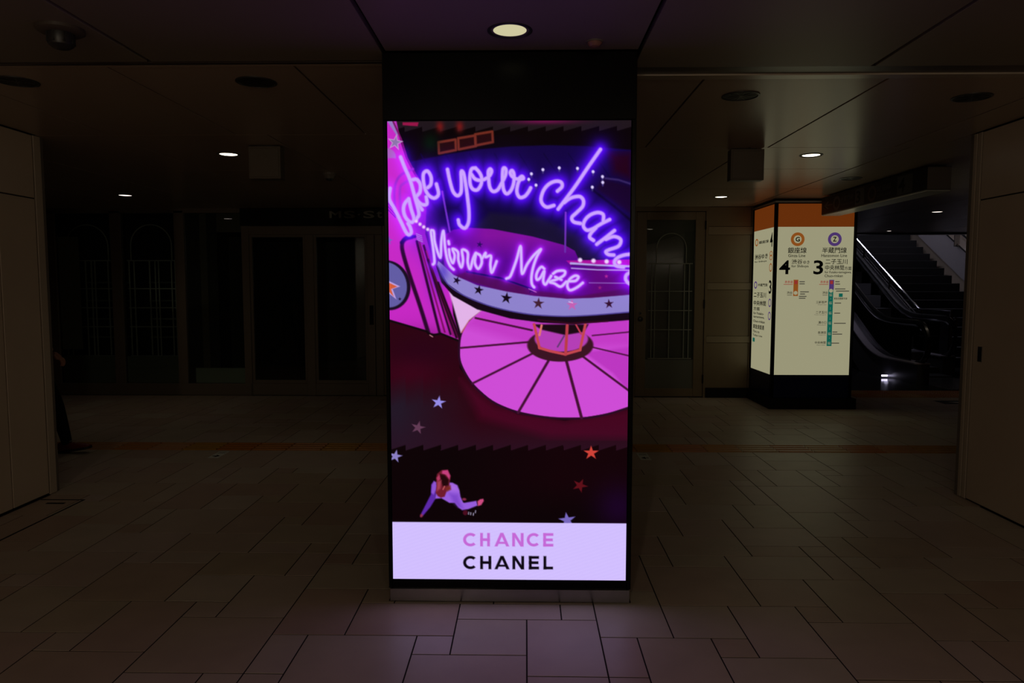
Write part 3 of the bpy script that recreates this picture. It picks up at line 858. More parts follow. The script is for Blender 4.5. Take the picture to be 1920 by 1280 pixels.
# pink wheel floor
wheel = [(901, 571), (876, 594), (864, 618), (861, 645), (864, 672), (885, 709), (923, 743), (970, 763), (1032, 774), (1092, 774), (1140, 766), (1184, 752), (1184, 570), (1040, 585)]
over(poly_mask(wheel, 1), c8(206, 76, 214))
over(poly_mask([(1094, 650), (1184, 640), (1184, 730), (1150, 690)], 3) * .6, c8(176, 40, 180))
over(poly_mask([(870, 600), (900, 572), (1184, 580), (1184, 640), (1000, 640)], 10) * .55, c8(186, 44, 186))
line(smooth([(901, 571), (876, 594), (864, 618), (861, 645), (864, 672), (885, 709), (923, 743), (970, 763), (1032, 774), (1092, 775), (1140, 767), (1184, 753)]), 4, c8(40, 8, 34))
line(smooth([(901, 571), (880, 589), (866, 612)]), 4, c8(170, 70, 70))
for a, b, w in (((998, 609), (892, 586), 3.6), ((992, 631), (864, 642), 3.6), ((1000, 652), (886, 709), 4), ((1029, 666), (972, 764), 5), ((1061, 661), (1091, 774), 5.5), ((1093, 658), (1180, 723), 4), ((1112, 641), (1184, 658), 2.6), ((1111, 619), (1184, 612), 2.4)):
    line([a, b], w, c8(66, 14, 50), 1.0)
over(poly_mask([(842, 536), (906, 570), (880, 590), (864, 614), (852, 570)], 1.5), c8(226, 178, 232))
# hub
ell(1051, 637, 62, 31, c8(58, 18, 34)); ell(1053, 625, 50, 24, c8(180, 62, 182))
over(poly_mask([(1000, 598), (1104, 598), (1096, 612), (1060, 618), (1016, 608)], 1.5), c8(26, 6, 18))
line([(1012, 642), (1032, 648), (1060, 654), (1088, 646)], 5, c8(196, 70, 78)); line([(1002, 598), (1012, 642)], 5, c8(196, 70, 78)); line([(1064, 600), (1061, 654)], 5.5, c8(186, 60, 72)); line([(1098, 598), (1088, 646)], 5, c8(196, 70, 78))
line([(1016, 600), (1012, 618)], 4, c8(226, 120, 110)); line([(1080, 598), (1090, 616)], 3, c8(190, 60, 80)); line([(1046, 640), (1058, 620)], 3, c8(96, 56, 110))
# dark rim + lavender band with stars
up = [(822, 480), (826, 483), (851, 506), (895, 525), (951, 537), (1001, 545), (1064, 550.5), (1110, 549), (1184, 543)]
lo_ = [(1184, 575), (1110, 581), (1057, 583), (1001, 580), (957, 573), (914, 562), (870, 544), (839, 522), (820, 487)]
rim = [(1184, 590), (1079, 598), (1017, 595), (957, 587), (895, 570), (850, 545), (828, 520), (818, 490)]
over(poly_mask(up + rim, 1), c8(18, 4, 18))
line([(1140, 592), (1070, 596), (1010, 590)], 2, c8(60, 6, 30), 1.5)
# purple board
board = [(828, 448), (835, 432), (850, 423), (875, 419), (925, 422), (1000, 436), (1060, 452), (1078, 462), (1086, 479), (1184, 480), (1184, 546), (1110, 551), (1064, 552), (1001, 547), (951, 539), (895, 527), (851, 508), (834, 490)]
bmask = poly_mask(board, 1.0)
over(bmask, c8(86, 4, 138))
over(bmask * np.clip((480 - Y) / 46, 0, 1) * np.clip((X - 850) / 60, 0, 1) * .8, c8(140, 18, 158))
over(bmask * np.clip((X - 1080) / 40, 0, 1) * .8, c8(94, 4, 112))
over(poly_mask([(851, 508), (875, 500), (960, 522), (1010, 536), (1090, 545), (1184, 530), (1184, 546), (1064, 552), (951, 539)], 2), c8(78, 8, 84))
line([(876, 500), (940, 512), (1000, 533)], 3.2, c8(22, 6, 84))
over(poly_mask([(1062, 480), (1184, 478), (1184, 490), (1070, 488)], 1), c8(170, 14, 150))
over(poly_mask(up + lo_, 1), c8(142, 130, 204))
line(smooth(lo_), 2.2, c8(80, 66, 150))
blob(832, 500, 10, 16, c8(80, 60, 190), .7)
line([(1071, 485), (1120, 489), (1184, 491)], 4.4, c8(176, 160, 226)); line([(1072, 488), (1184, 494)], 1.6, c8(60, 10, 90)); line([(1072, 494), (1120, 497), (1184, 498)], 2.2, c8(176, 150, 222))
line([(1105, 521), (1184, 522)], 1.4, c8(150, 110, 200))
for cx, cy, r, c, rt in ((857, 516, 8, (16, 4, 22), 20), (898, 534, 9.5, (16, 4, 20), 12), (950, 549, 11, (16, 4, 18), 8), (1010, 559, 11, (64, 30, 46), 4), (1073, 562, 11, (196, 96, 178), 0), (1142, 560, 9, (50, 12, 44), -4), (900, 450, 6, (30, 6, 70), 10), (997, 534, 7, (30, 6, 60), 0), (1137, 509, 4, (180, 40, 140), 0), (1125, 530, 4, (150, 30, 120), 0)):
    star(cx, cy, r, c8(*c), rt)
line([(992, 532), (1006, 538)], 1.3, c8(200, 110, 190)); line([(1067, 556), (1074, 558)], 1.5, c8(230, 190, 240))
line([(830, 353), (836, 385), (844, 426)], 3.4, c8(104, 44, 190)); line([(1061, 392), (1060, 464)], 3.4, c8(104, 46, 170))
# scattered stars on the hall floor
for cx, cy, r, c, rt in ((822, 745, 14, (150, 140, 232), 8), (783, 793, 14, (98, 58, 84), 14), (740, 848, 14, (138, 126, 196), 12), (1109, 841, 15, (206, 66, 56), 0), (1088, 904, 15, (92, 14, 24), 24), (1064, 971, 17, (118, 102, 188), -8)):
    star(cx, cy, r, c8(*c), rt, .38, .92)

# neon lettering
big = [
    [(732, 347), (730.3, 366), (740.6, 385), (752.6, 409), (761, 426), (767, 432), (771.5, 427), (769, 417), (765.5, 411)],
    [(767, 366), (759.5, 374.6), (757, 385), (759.5, 397), (766, 406), (773, 409), (776.7, 402), (771.5, 385), (767, 366)],
    [(752, 290.4), (759.5, 309), (770, 333), (778.4, 362.6), (786, 392), (782, 402)],
    [(773, 331.7), (782, 331), (788.7, 340), (788, 354), (781, 362.6), (784, 370), (792, 376.6), (801, 375.5), (800, 362.6)],
    [(782, 368), (787, 378), (792, 386)],
    [(802.5, 346), (808.5, 340), (809, 326.5), (802.5, 316), (794.7, 321), (795.6, 340), (802.5, 357.5), (814.5, 365), (823, 357.5), (819, 339.4)],
    [(840, 313), (844, 332.5), (850, 352.5), (858, 360.6), (865, 355), (866, 337.5), (865.6, 317.5), (870, 320), (874, 340), (877.5, 365), (880, 390), (879, 410), (872, 420), (862.5, 414), (860, 405)],
    [(892.5, 310.6), (900, 319), (904, 329), (902.5, 341), (896, 350), (887.5, 349), (882.5, 340), (882, 325), (885, 312.5), (892.5, 310.6)],
    [(884, 321), (892.5, 331), (905, 332.5), (917.5, 326), (922.5, 317), (920, 312.5), (916.5, 317), (917, 330), (919, 345), (925, 353), (934, 350), (942.5, 336), (949, 322.5), (949, 312.5), (944, 312.5), (943, 332.5), (945, 350), (951, 357.5), (959, 351), (964, 337.5), (964.4, 322.5), (961, 315.6), (957.5, 319), (961, 326), (971, 331), (979, 326), (982, 330), (975, 333), (971, 342.5), (970, 355), (975, 364), (984, 362.5), (991, 355), (995.6, 347)],
    [(1045.6, 353), (1054, 345), (1052.5, 337), (1042.5, 335), (1030, 340), (1020, 351), (1015, 366), (1017.5, 376), (1026, 382), (1039, 379)],
    [(1125.6, 278), (1102.5, 310), (1077.5, 346), (1047, 385.6)],
    [(1058, 374), (1066, 368), (1075, 364), (1087.5, 363), (1094, 370), (1092.5, 381), (1081, 392.5), (1072.5, 401), (1076, 409), (1089, 412)],
    [(1131, 409), (1131, 396), (1121, 392), (1107.5, 396), (1097.5, 405), (1094, 416), (1100, 424), (1111, 422), (1127.5, 412.5), (1143, 405)],
    [(1117.5, 420), (1108, 430), (1106, 437.5), (1113, 443)],
    [(1152, 425), (1136, 437.5), (1119, 450)],
    [(1136, 441), (1150, 436), (1161, 439), (1164, 445), (1159, 454), (1142.5, 460), (1136, 464), (1141, 469), (1151, 470)],
    [(1186, 468), (1170, 470), (1157.5, 475), (1152, 482.5), (1156, 490), (1169, 492.5)],
    [(1186, 499), (1175, 506), (1173, 514), (1177.5, 521), (1186, 526)],
]
small = [
    [(812.4, 486.4), (815, 481), (812.4, 454.7), (808.5, 427), (811, 424), (814, 427), (816, 447), (826, 474), (828, 444), (832, 425), (835, 454.7), (839, 476.6), (844.7, 489.7), (851, 496)],
    [(841.4, 444), (842.4, 449)],
    [(842.5, 459), (844, 472), (849.6, 484), (853, 470), (849, 458), (859, 463.5), (860, 478.8), (865.5, 492), (868.8, 478.8), (867, 460), (877.5, 464.5), (877.5, 483), (882, 495), (887.4, 476.6), (893, 465.6), (890.7, 483), (897, 494.6), (903.8, 484), (901.6, 471), (893, 465.6)],
    [(904, 477), (911, 465.6), (911, 473), (921, 471), (920, 487.5), (922.4, 501.8), (928, 490.8), (931.7, 481)],
    [(950, 513), (957, 509), (963, 495), (969.5, 476.7), (976.6, 453.4), (978, 475.7), (979.6, 504), (988.7, 487), (1001, 470.6), (1014.6, 459), (1007, 472.7), (1000, 493), (997, 511), (998, 523.4), (1002, 529)],
    [(1021, 495), (1016, 491.4), (1010, 497), (1006, 507), (1007.5, 515), (1014, 511), (1021, 499), (1019, 517), (1023, 524), (1029, 516), (1034, 508)],
    [(1037.5, 504), (1045.6, 499), (1059, 499), (1058, 507), (1045.6, 514), (1031, 519), (1040, 522), (1051.7, 528), (1062, 519)],
    [(1041.6, 510), (1053, 515)],
    [(1062, 519), (1070, 518), (1080, 517), (1085, 510), (1078, 508), (1068, 515), (1064, 525.5), (1069, 534.6), (1082, 529.5), (1093, 521)],
]
dbig = np.full(X.shape, 1e3); dsm = np.full(X.shape, 1e3)
for s in big: dbig = np.minimum(dbig, seg_dist(smooth(s, 4), 60))
for s in small: dsm = np.minimum(dsm, seg_dist(smooth(s, 4), 40))
addl(np.exp(-np.maximum(dbig - 3, 0) / 16) * .55, c8(40, 0, 190))
addl(np.exp(-(np.maximum(dbig - 3, 0) / 11) ** 1.4) * .95, c8(66, 6, 250))
addl(np.exp(-np.maximum(dsm - 2, 0) / 9) * .6, c8(70, 0, 210))
addl(np.exp(-(np.maximum(dsm - 2, 0) / 4.5) ** 1.4) * .85, c8(110, 30, 255))
over(sstep(dsm - 2.5, 1.3), c8(214, 186, 255))
over(sstep(dbig - 3.4, 1.4), c8(204, 164, 255))
for cx, cy in ((997, 321.5), (992, 331.5), (1005.6, 342), (1018.5, 314), (1049, 311), (1083, 312), (1112, 318), (1129.6, 327), (1130, 337.5), (1110.6, 346)):
    ell(cx, cy + 4, 1.6, 3, c8(70, 56, 130)); ell(cx, cy, 2.7, 2.8, c8(222, 208, 255))
for cx in (1088, 1113, 1137.5, 1161): ell(cx, 479 + (cx - 1088) * .055, 4.0, 4.0, c8(240, 214, 255), 0, 1.6)
for cx, cy in ((781, 407), (788, 412.5), (795, 417.6), (802.5, 422)): ell(cx, cy, 3, 3, c8(240, 210, 250), 0, 1.6)

# small walking figure seen from above on the screen picture
lav = c8(150, 92, 220); dlav = c8(92, 40, 168)
over(poly_mask([(813, 896), (808, 903), (807, 922), (800, 936), (789, 958), (787, 965), (792, 963), (806, 946), (815, 931), (818, 905)], 1.2), dlav)
over(poly_mask([(813, 896), (809, 903), (808, 918), (812, 922), (817, 912), (818, 898)], 1.6), c8(140, 84, 210))
over(poly_mask([(818, 912), (838, 899), (848, 899), (857, 904), (861, 914), (863, 926), (868, 937), (870, 938), (893, 934), (895, 943), (878, 950), (866, 952), (859, 947), (852, 938), (842, 938), (827, 929), (815, 930)], 1.3), lav)
over(poly_mask([(842, 920), (858, 922), (862, 936), (868, 948), (858, 946), (850, 938)], 4) * .6, c8(110, 56, 190))
over(poly_mask([(842, 900), (856, 905), (859, 915), (846, 914)], 4) * .7, c8(176, 110, 226))
over(poly_mask([(827, 875), (839, 874), (842, 881), (844.5, 886), (843, 895), (842, 905), (838, 913), (833, 926), (826, 928), (820, 925), (816, 918), (818, 905), (817, 890), (819, 882)], 1.2), c8(112, 26, 44))
over(poly_mask([(829, 875.5), (839, 874.5), (843.5, 885), (842, 893), (836, 884), (828, 881)], 1.5), c8(196, 62, 124))
over(poly_mask([(824, 882), (833, 884), (841, 893), (840, 904), (830, 906), (826, 896)], 2), c8(34, 4, 8))
over(poly_mask([(818, 890), (823, 883), (825, 892), (820, 896)], 1.2), c8(176, 56, 96))
over(poly_mask([(819, 897), (827, 894), (825, 910), (818, 916)], 2), c8(160, 60, 80))
over(poly_mask([(834, 909), (844, 904), (845, 912), (838, 916)], 2), c8(120, 40, 30))
line([(830, 912), (833, 906)], 2, c8(190, 90, 90))
over(poly_mask([(895, 935), (900, 931), (906, 930), (907, 934), (902, 942), (896, 944)], 1.2), c8(206, 74, 128))
ell(789, 963, 2.4, 3.2, c8(150, 50, 80), 20, 1.4); ell(872, 957, 4.5, 5, c8(74, 10, 30)); ell(870, 931, 4, 2.5, c8(130, 40, 70))
for cx, cy in ((878, 958), (882, 959), (887, 960), (891, 955)): line([(cx, cy + 2), (cx + .6, cy - 2)], 1.6, c8(170, 160, 190))

# white caption bar
bar_y = 975.3 + (X - 733) * .0045
over(sstep(bar_y - Y, .8), c8(211, 192, 255))
over(sstep(bar_y - Y, .8) * (0.5 + 0.5 * np.sin((Y * 1.0 + X * .33) * 0.9)) * .12, c8(190, 172, 246))
def caps(word, xs, y0, y1, col, w=5.3):
    h = y1 - y0
    for ch, (a, b) in zip(word, xs):
        k = lambda q: over(sstep(q, .7), col)
        hw = w / 2
        if ch == 'C':
            cx, cy = (a + b) / 2 + 1.2, (y0 + y1) / 2
            d = np.abs(np.hypot((X - cx) / ((b - a) / 2 + 1.2 - hw), (Y - cy) / (h / 2 - hw)) - 1) * (h / 2 - hw) - hw
            ang = np.abs(np.arctan2(Y - cy, X - cx))
            k(np.maximum(d, (math.radians(44) - ang) * (h / 2)))
            continue
        polys = []
        if ch in 'HNEL': polys.append([(a, y0), (a + w, y0), (a + w, y1), (a, y1)])
        if ch in 'HN': polys.append([(b - w, y0), (b, y0), (b, y1), (b - w, y1)])
        if ch == 'H': polys.append([(a, y0 + h / 2 - hw), (b, y0 + h / 2 - hw), (b, y0 + h / 2 + hw), (a, y0 + h / 2 + hw)])
        if ch == 'N': polys.append([(a, y0), (a + w * 1.1, y0), (b, y1), (b - w * 1.1, y1)])
        if ch in 'EL': polys.append([(a, y1 - w), (b, y1 - w), (b, y1), (a, y1)])
        if ch == 'E':
            polys.append([(a, y0), (b, y0), (b, y0 + w), (a, y0 + w)])
            polys.append([(a, y0 + h / 2 - hw), (b - 1, y0 + h / 2 - hw), (b - 1, y0 + h / 2 + hw), (a, y0 + h / 2 + hw)])
        if ch == 'A':
            c = (a + b) / 2
            polys += [[(c - w * .55, y0), (c + w * .55, y0), (a + w * 1.1, y1), (a, y1)], [(c - w * .55, y0), (c + w * .55, y0), (b, y1), (b - w * 1.1, y1)],
                      [(a + 6, y1 - 9), (b - 6, y1 - 9), (b - 4.5, y1 - 5), (a + 4.5, y1 - 5)]]
        for p in polys: over(poly_mask(p, .7), col)
caps('CHANCE', [(868, 893), (900, 918.5), (927, 955), (960.5, 982), (988, 1012), (1019, 1038)], 996.5, 1022.7, c8(196, 104, 214))
caps('CHANEL', [(868, 893), (900, 921), (927, 955.5), (961, 983), (992, 1011), (1019.5, 1037.5)], 1041.5, 1067.5, c8(12, 6, 18))

# LED columns show as a faint grid
px_i = np.arange(NX)[None, :]; px_j = np.arange(NY)[:, None]
lin = np.clip(IMG, 0, 1)
lin = np.where(lin <= .04045, lin / 12.92, ((lin + .055) / 1.055) ** 2.4)
xs = np.linspace(SX0, SX1, NX); zs_ = np.linspace(SZ1, SZ0, NY)
co = np.zeros((NY, NX, 3)); co[..., 0] = xs[None, :]; co[..., 1] = PY + .006; co[..., 2] = zs_[:, None]
me = bpy.data.meshes.new('led_screen')
idx = np.arange(NX * NY).reshape(NY, NX)
quads = np.stack([idx[:-1, :-1], idx[1:, :-1], idx[1:, 1:], idx[:-1, 1:]], -1).reshape(-1, 4)
me.vertices.add(NX * NY); me.vertices.foreach_set('co', co.reshape(-1))
me.loops.add(quads.size); me.loops.foreach_set('vertex_index', quads.reshape(-1).astype(np.int32))
me.polygons.add(len(quads)); me.polygons.foreach_set('loop_start', (np.arange(len(quads)) * 4).astype(np.int32))
me.update(calc_edges=True)
ca = me.color_attributes.new('picture', 'FLOAT_COLOR', 'POINT')
rgba = np.ones((NX * NY, 4), np.float32); rgba[:, :3] = lin.reshape(-1, 3)
ca.data.foreach_set('color', rgba.reshape(-1))
m, n, l = new_mat('led video wall')
b = n['Principled BSDF']
b.inputs['Base Color'].default_value = (0.004, 0.004, 0.004, 1); b.inputs['Roughness'].default_value = .6; b.inputs['Specular IOR Level'].default_value = .1
at = n.new('ShaderNodeAttribute'); at.attribute_name = 'picture'
l.new(at.outputs['Color'], b.inputs['Emission Color']); b.inputs['Emission Strength'].default_value = 1.0
m.cycles.emission_sampling = 'FRONT'
me.materials.append(m)
scr = link('led_screen', me, vp)
scr['label'] = 'glowing LED screen showing purple neon script, a pink wheel and a white caption'
# ------------------------------------------------------------------ line guide pillar (backlit) on the right
GY = 8.40
gx0, gx1 = 2.86, 3.80
gp = thing('line_guide_pillar', 'backlit station pillar with orange band, cream route panels and navy base', 'sign pillar', ((gx0 + gx1) / 2, 8.8, 0))
B(gx0 + .008, gx1 - .008, GY + .012, 9.235, .05, 2.40).build('core', 'black_matt', gp)
B(gx0 - .03, gx1 + .04, GY - .045, 9.235, 0, .125, .004).build('plinth', 'black_matt', gp)
for x in (gx0, gx1 - .037):
    B(x, x + .035, GY - .004, GY + .04, .125, 2.385, .003).build('corner_post', 'black', gp)
B(gx0, gx0 + .035, 9.15, 9.235, .125, 2.385).build('corner_post', 'black', gp)
B(gx0 - .004, gx1 + .004, GY - .01, 9.235, 2.385, 2.405).build('top_trim', 'soffit', gp)
B(gx0 + .006, gx1 - .006, GY + .008, 9.235, 2.405, ZC).build('top_recess', 'black_matt', gp)
fx0, fx1 = gx0 + .036, gx1 - .038
B(fx0, fx1, GY + .0, GY + .012, 2.11, 2.372).build('orange_panel', 'led_orange', gp)
fp = B(fx0, fx1, GY + .0, GY + .012, .397, 2.109).build('front_panel', 'led_white', gp)
B(fx0, fx1, GY + .0, GY + .012, .125, .394).build('navy_panel', 'navy', gp)
B(gx0, gx0 + .01, GY + .042, 9.148, 2.11, 2.372).build('orange_panel', 'led_orange', gp)
sp = B(gx0, gx0 + .01, GY + .175, 9.148, .397, 2.109).build('side_panel', 'led_white', gp)
B(gx0, gx0 + .01, GY + .042, GY + .170, .397, 2.109).build('side_strip', 'led_white', gp)
B(gx0, gx0 + .01, GY + .042, 9.148, .125, .394).build('navy_panel', 'navy', gp)
# front print: sheet coordinates s (0..139 across), t (425..703 down) in print units
U = (fx1 - fx0) / 139.0
VZ = (2.109 - .397) / 278.0
def S(px): return fx0 + (px - 1455) * U
def T(py): return 2.109 - (py - 425) * VZ
pf = lambda u, v: (u, GY - .0012, v)
def ptext(mb, s, x0, x1, y0, y1, bold=0.0, place=pf): put_text(mb, s, S(x0), S(x1), T(y1), T(y0), place, bold)
ink = MB()
for cx, mat in ((1491.5, 's_orange'), (1559.5, 's_purple')):
    mb = MB(); n = 36; r0, r1 = 12.6 * U, 7.2 * U; c = (S(cx), T(448))
    vs = [(c[0] + r0 * math.cos(6.2832 * k / n), GY - .0008, c[1] + r0 * math.sin(6.2832 * k / n)) for k in range(n)] + [(c[0] + r1 * math.cos(6.2832 * k / n), GY - .0008, c[1] + r1 * math.sin(6.2832 * k / n)) for k in range(n)]
    mb.add(vs, [(k, (k + 1) % n, n + (k + 1) % n, n + k) for k in range(n)])
    mb.build('line_ring', mat, fp)
ptext(ink, 'G', 1487.6, 1495.6, 443.6, 452.4, .03); ptext(ink, 'Z', 1556, 1563, 443.6, 452.4, .03)
ptext(ink, '銀座線', 1474, 1508.5, 463, 474, .012); ptext(ink, 'Ginza Line', 1475, 1506.5, 475.5, 481, .01)
ptext(ink, '半蔵門線', 1537, 1582, 463, 474, .012); ptext(ink, 'Hanzomon Line', 1536, 1583, 475.5, 481, .01)
ptext(ink, '4', 1459, 1479, 487, 513, .02); ptext(ink, '3', 1522, 1540, 487, 513.5, .02)
ptext(ink, '渋谷', 1481.5, 1501.5, 485, 494, .01); ptext(ink, 'ゆき', 1503, 1514.5, 487.5, 494, .01); ptext(ink, 'for Shibuya', 1481.5, 1513, 495.5, 501.5, .01)
ptext(ink, '二子玉川', 1543.5, 1584, 485, 494.5, .01); ptext(ink, '中央林間', 1543.5, 1578, 496, 505.5, .01); ptext(ink, '方面', 1579, 1592, 498.5, 505.5, .01)
ptext(ink, 'for Futako-tamagawa,', 1543, 1592, 507, 512.5, .012); ptext(ink, 'Chuo-rinkan', 1543, 1576.5, 513.5, 518.5, .012)
for nm, py in (('三軒茶屋', 566), ('二子玉川', 585), ('溝の口', 604), ('長津田', 623), ('中央林間', 642)):
    w = 5 * len(nm)
    ptext(ink, nm, 1549 - w, 1549, py - 3, py + 2, .01)
for x1_ in (1484.5, 1550): ptext(ink, '渋谷', x1_ - 10, x1_, 545, 550, .01)
ptext(ink, '東急田園都市線', 1561.5, 1586, 556.5, 560.5, .01)
ink.build('lettering', 'ink', fp)
redt = MB()
for x1_ in (1485, 1550.5): ptext(redt, '表参道', x1_ - 15, x1_, 525, 530, .01); redt.box(S(x1_ - 17), S(x1_), GY - .0012, GY - .001, T(532.6), T(531.6))
redt.build('red_lettering', 's_red', fp)
grey = MB()
for nm, py in (('Sangen-jaya', 570), ('Futako-tamagawa', 589), ('Mizonokuchi', 608), ('Nagatsuta', 627), ('Chuo-rinkan', 646)):
    ptext(grey, nm, 1549 - 1.5 * len(nm), 1548.5, py - 1, py + 1.2)
for (x0, x1_, py) in ((1497, 1507, 527), (1497, 1507, 531), (1499, 1515, 546), (1499, 1508, 550), (1497, 1511, 554.5), (1497, 1509, 558), (1563, 1571, 527), (1563, 1572, 531.5), (1563, 1582, 540.5), (1565, 1589, 544.5), (1563, 1575, 567), (1563, 1574, 586), (1563, 1585, 605), (1561, 1570, 621.5), (1561, 1579, 625.5), (1560, 1574, 642.5)):
    grey.box(S(x0), S(x1_), GY - .0012, GY - .001, T(py + .9), T(py - .9))
for x1_ in (1484, 1549.5): grey.box(S(x1_ - 9), S(x1_), GY - .0012, GY - .001, T(552.6), T(551.6))
grey.build('small_print', 's_grey', fp)
def bar(x0, x1_, y0, y1, mat, n='route_bar', o=.0008): return B(S(x0), S(x1_), GY - o, GY - o + .0005, T(y1), T(y0)).build(n, mat, fp)
bar(1486.3, 1495, 523.3, 553.8, 's_orange'); bar(1552, 1560.8, 523.5, 541.5, 's_purple'); bar(1551, 1560, 541.5, 648, 's_green'); bar(1570.5, 1577.5, 549, 555.5, 's_green', 'company_mark')
bar(1488, 1493.4, 525, 531.5, 's_red', 'station_mark', .0016); bar(1553.6, 1559, 525, 531.5, 's_red', 'station_mark', .0016)
wm = MB()
for cx, cy in ((1490.6, 548), (1555.6, 544)): wm.lathe((S(cx), GY - .0020, T(cy)), [(3.6 * U, 0), (3.6 * U, .0003)], 20, 'y')
for py in (552, 567, 586, 605, 625, 643): ptext(wm, 'DT', 1553.2, 1558, py - 2.5, py - .3, .01, lambda u, v: (u, GY - .0020, v)); ptext(wm, '00', 1553.2, 1558, py, py + 2.2, .01, lambda u, v: (u, GY - .0020, v))
for py in (559, 576, 578.5, 595, 597.5, 614, 616.5, 633): wm.box(S(1555.2), S(1556), GY - .0020, GY - .0017, T(py + .5), T(py - .5))
wm.build('station_dots', 'led_white', fp)
# side print (facing the concourse)
sy0, sy1 = GY + .18, 9.14
def side(mb, s, y_far, y_near, py0, py1, bold=.02):
    put_text(mb, s, 0, 1, T(py1), T(py0), lambda u, v: (gx0 - .0012, y_far + u * (y_near - y_far), v), bold)
si = MB()
side(si, '4', GY + .15, GY + .06, 434, 461, .02); side(si, '3', GY + .15, GY + .06, 524, 550, .02)
side(si, '銀座線', 8.95, GY + .20, 446, 452); side(si, '渋谷ゆき', 9.10, GY + .22, 472, 482); side(si, 'for Shibuya', 9.10, GY + .25, 485, 489)
side(si, '半蔵門線', 8.95, GY + .20, 530, 536); side(si, '二子玉川', 9.10, GY + .24, 548, 558); side(si, '中央林間', 9.10, GY + .24, 564, 574); side(si, '方面', 9.10, 8.86, 577, 584)
side(si, 'for Futako-', 9.10, 8.70, 587, 592); side(si, 'tamagawa,', 9.10, 8.68, 595, 600); side(si, 'Chuo-rinkan', 9.10, 8.66, 603, 608); side(si, '東急線直通', 9.10, 8.68, 612, 621); side(si, 'Thru to', 9.10, 8.85, 624, 629); side(si, 'Tokyu Line', 9.10, 8.74, 632, 637)
si.build('lettering', 'ink', sp)
def side_ring(cy_, py, ry, rz, mat, k=.62, n=28):
    mb = MB(); c = (cy_, T(py))
    vs = [(gx0 - .001, c[0] + a * ry * math.cos(6.2832 * q / n), c[1] + a * rz * math.sin(6.2832 * q / n)) for a in (1, k) for q in range(n)]
    mb.add(vs, [(q, (q + 1) % n, n + (q + 1) % n, n + q) for q in range(n)]); mb.build('line_ring', mat, sp)
side_ring(9.04, 448, .062, .046, 's_orange'); side_ring(9.04, 533, .062, .046, 's_purple')
for py in (474, 481): side_ring(GY + .105, py, .05, .032, 's_orange', .7)
side_ring(GY + .105, 500, .05, .05, 's_orange', .7); side_ring(GY + .105, 567, .05, .05, 's_purple', .7); side_ring(GY + .105, 592, .05, .05, 's_purple', .7)
B(gx0 - .001, gx0 - .0006, 9.02, 9.10, T(648), T(640)).build('company_mark', 's_green', sp)

# ------------------------------------------------------------------ hanging signs
ds = thing('direction_sign', 'long dark hanging direction sign with platform numbers three and four', 'direction sign', (3.4, 7.1, ZC))
hx0, hx1, hy0, hy1, hz0, hz1 = 3.30, 3.50, 6.08, 8.19, 2.212, 2.412
B(hx0, hx1, hy0, hy1, hz0 + .012, hz1, .002).build('housing', 'sign_body', ds)
B(hx0 + .002, hx1 - .002, hy0 + .002, hy1 - .002, hz0, hz0 + .011, .002).build('soffit', 'soffit', ds)
for y in (6.5, 7.75): B(hx0 + .06, hx1 - .06, y, y + .06, hz1, ZC).build('hanger', 'dark_plastic', ds)
B(hx0 + .004, hx1 - .004, hy0 - .006, hy0, hz0 + .014, hz1 - .004, .002).build('end_cap', 'grey_plastic', ds)
fpz = lambda yf, yn: (lambda u, v: (hx0 - .0015, yf + u * (yn - yf), v))
def dtext(s, yf, yn, z0, z1, b=0.0, mat='sign_pale', n='line_name', o=.0015):
    mb = MB(); put_text(mb, s, 0, 1, z0, z1, lambda u, v: (hx0 - o, yf + u * (yn - yf), v), b); return mb.build(n, mat, ds)
dtext('←', 8.12, 7.90, 2.265, 2.355, .02, n='arrow')
for a, b, nm, yf, yn in ((7.37, 7.18, '3', 7.35, 7.26), (6.55, 6.30, '4', 6.53, 6.42)):
    B(hx0 - .0008, hx0, b, a, 2.235, 2.395).build('number_plate', 'sign_pale', ds)
    dtext(nm, yf, yn, 2.255, 2.375, .02, 'ink', 'platform_number', .0016)
for cy_, mat in ((7.80, 'sign_pale'), (7.02, 'sign_red')):
    mb = MB(); n = 28
    vs = [(hx0 - .001, cy_ + a * .085 * math.cos(6.2832 * q / n), 2.31 + a * .075 * math.sin(6.2832 * q / n)) for a in (1, .62) for q in range(n)]
    mb.add(vs, [(q, (q + 1) % n, n + (q + 1) % n, n + q) for q in range(n)]); mb.build('line_ring', mat, ds)
dtext('半蔵門線', 7.70, 7.42, 2.31, 2.365); dtext('Hanzomon Line', 7.70, 7.42, 2.265, 2.295)
dtext('銀座線', 6.92, 6.66, 2.31, 2.365); dtext('Ginza', 6.92, 6.79, 2.265, 2.295); dtext('Line', 6.76, 6.66, 2.265, 2.295)
for x0, x1, y, z0, lab in ((1.486, 1.728, 5.352, 2.20, 'blank square hanging board right of the video pillar'), (-1.985, -1.755, 5.18, 2.195, 'blank square hanging board left of the video pillar')):
    t = thing('hanging_board', lab, 'hanging board', ((x0 + x1) / 2, y + .04, ZC), 'square hanging boards')
    B(x0, x1, y, y + .09, z0, ZC - .006, .003).build('box', 'board', t)
    B(x0 + .012, x1 - .012, y - .004, y, z0 + .012, ZC - .02, .002).build('front_plate', 'board', t)
    B(x0 + .05, x1 - .05, y + .02, y + .07, ZC - .006, ZC).build('mount', 'dark_plastic', t)

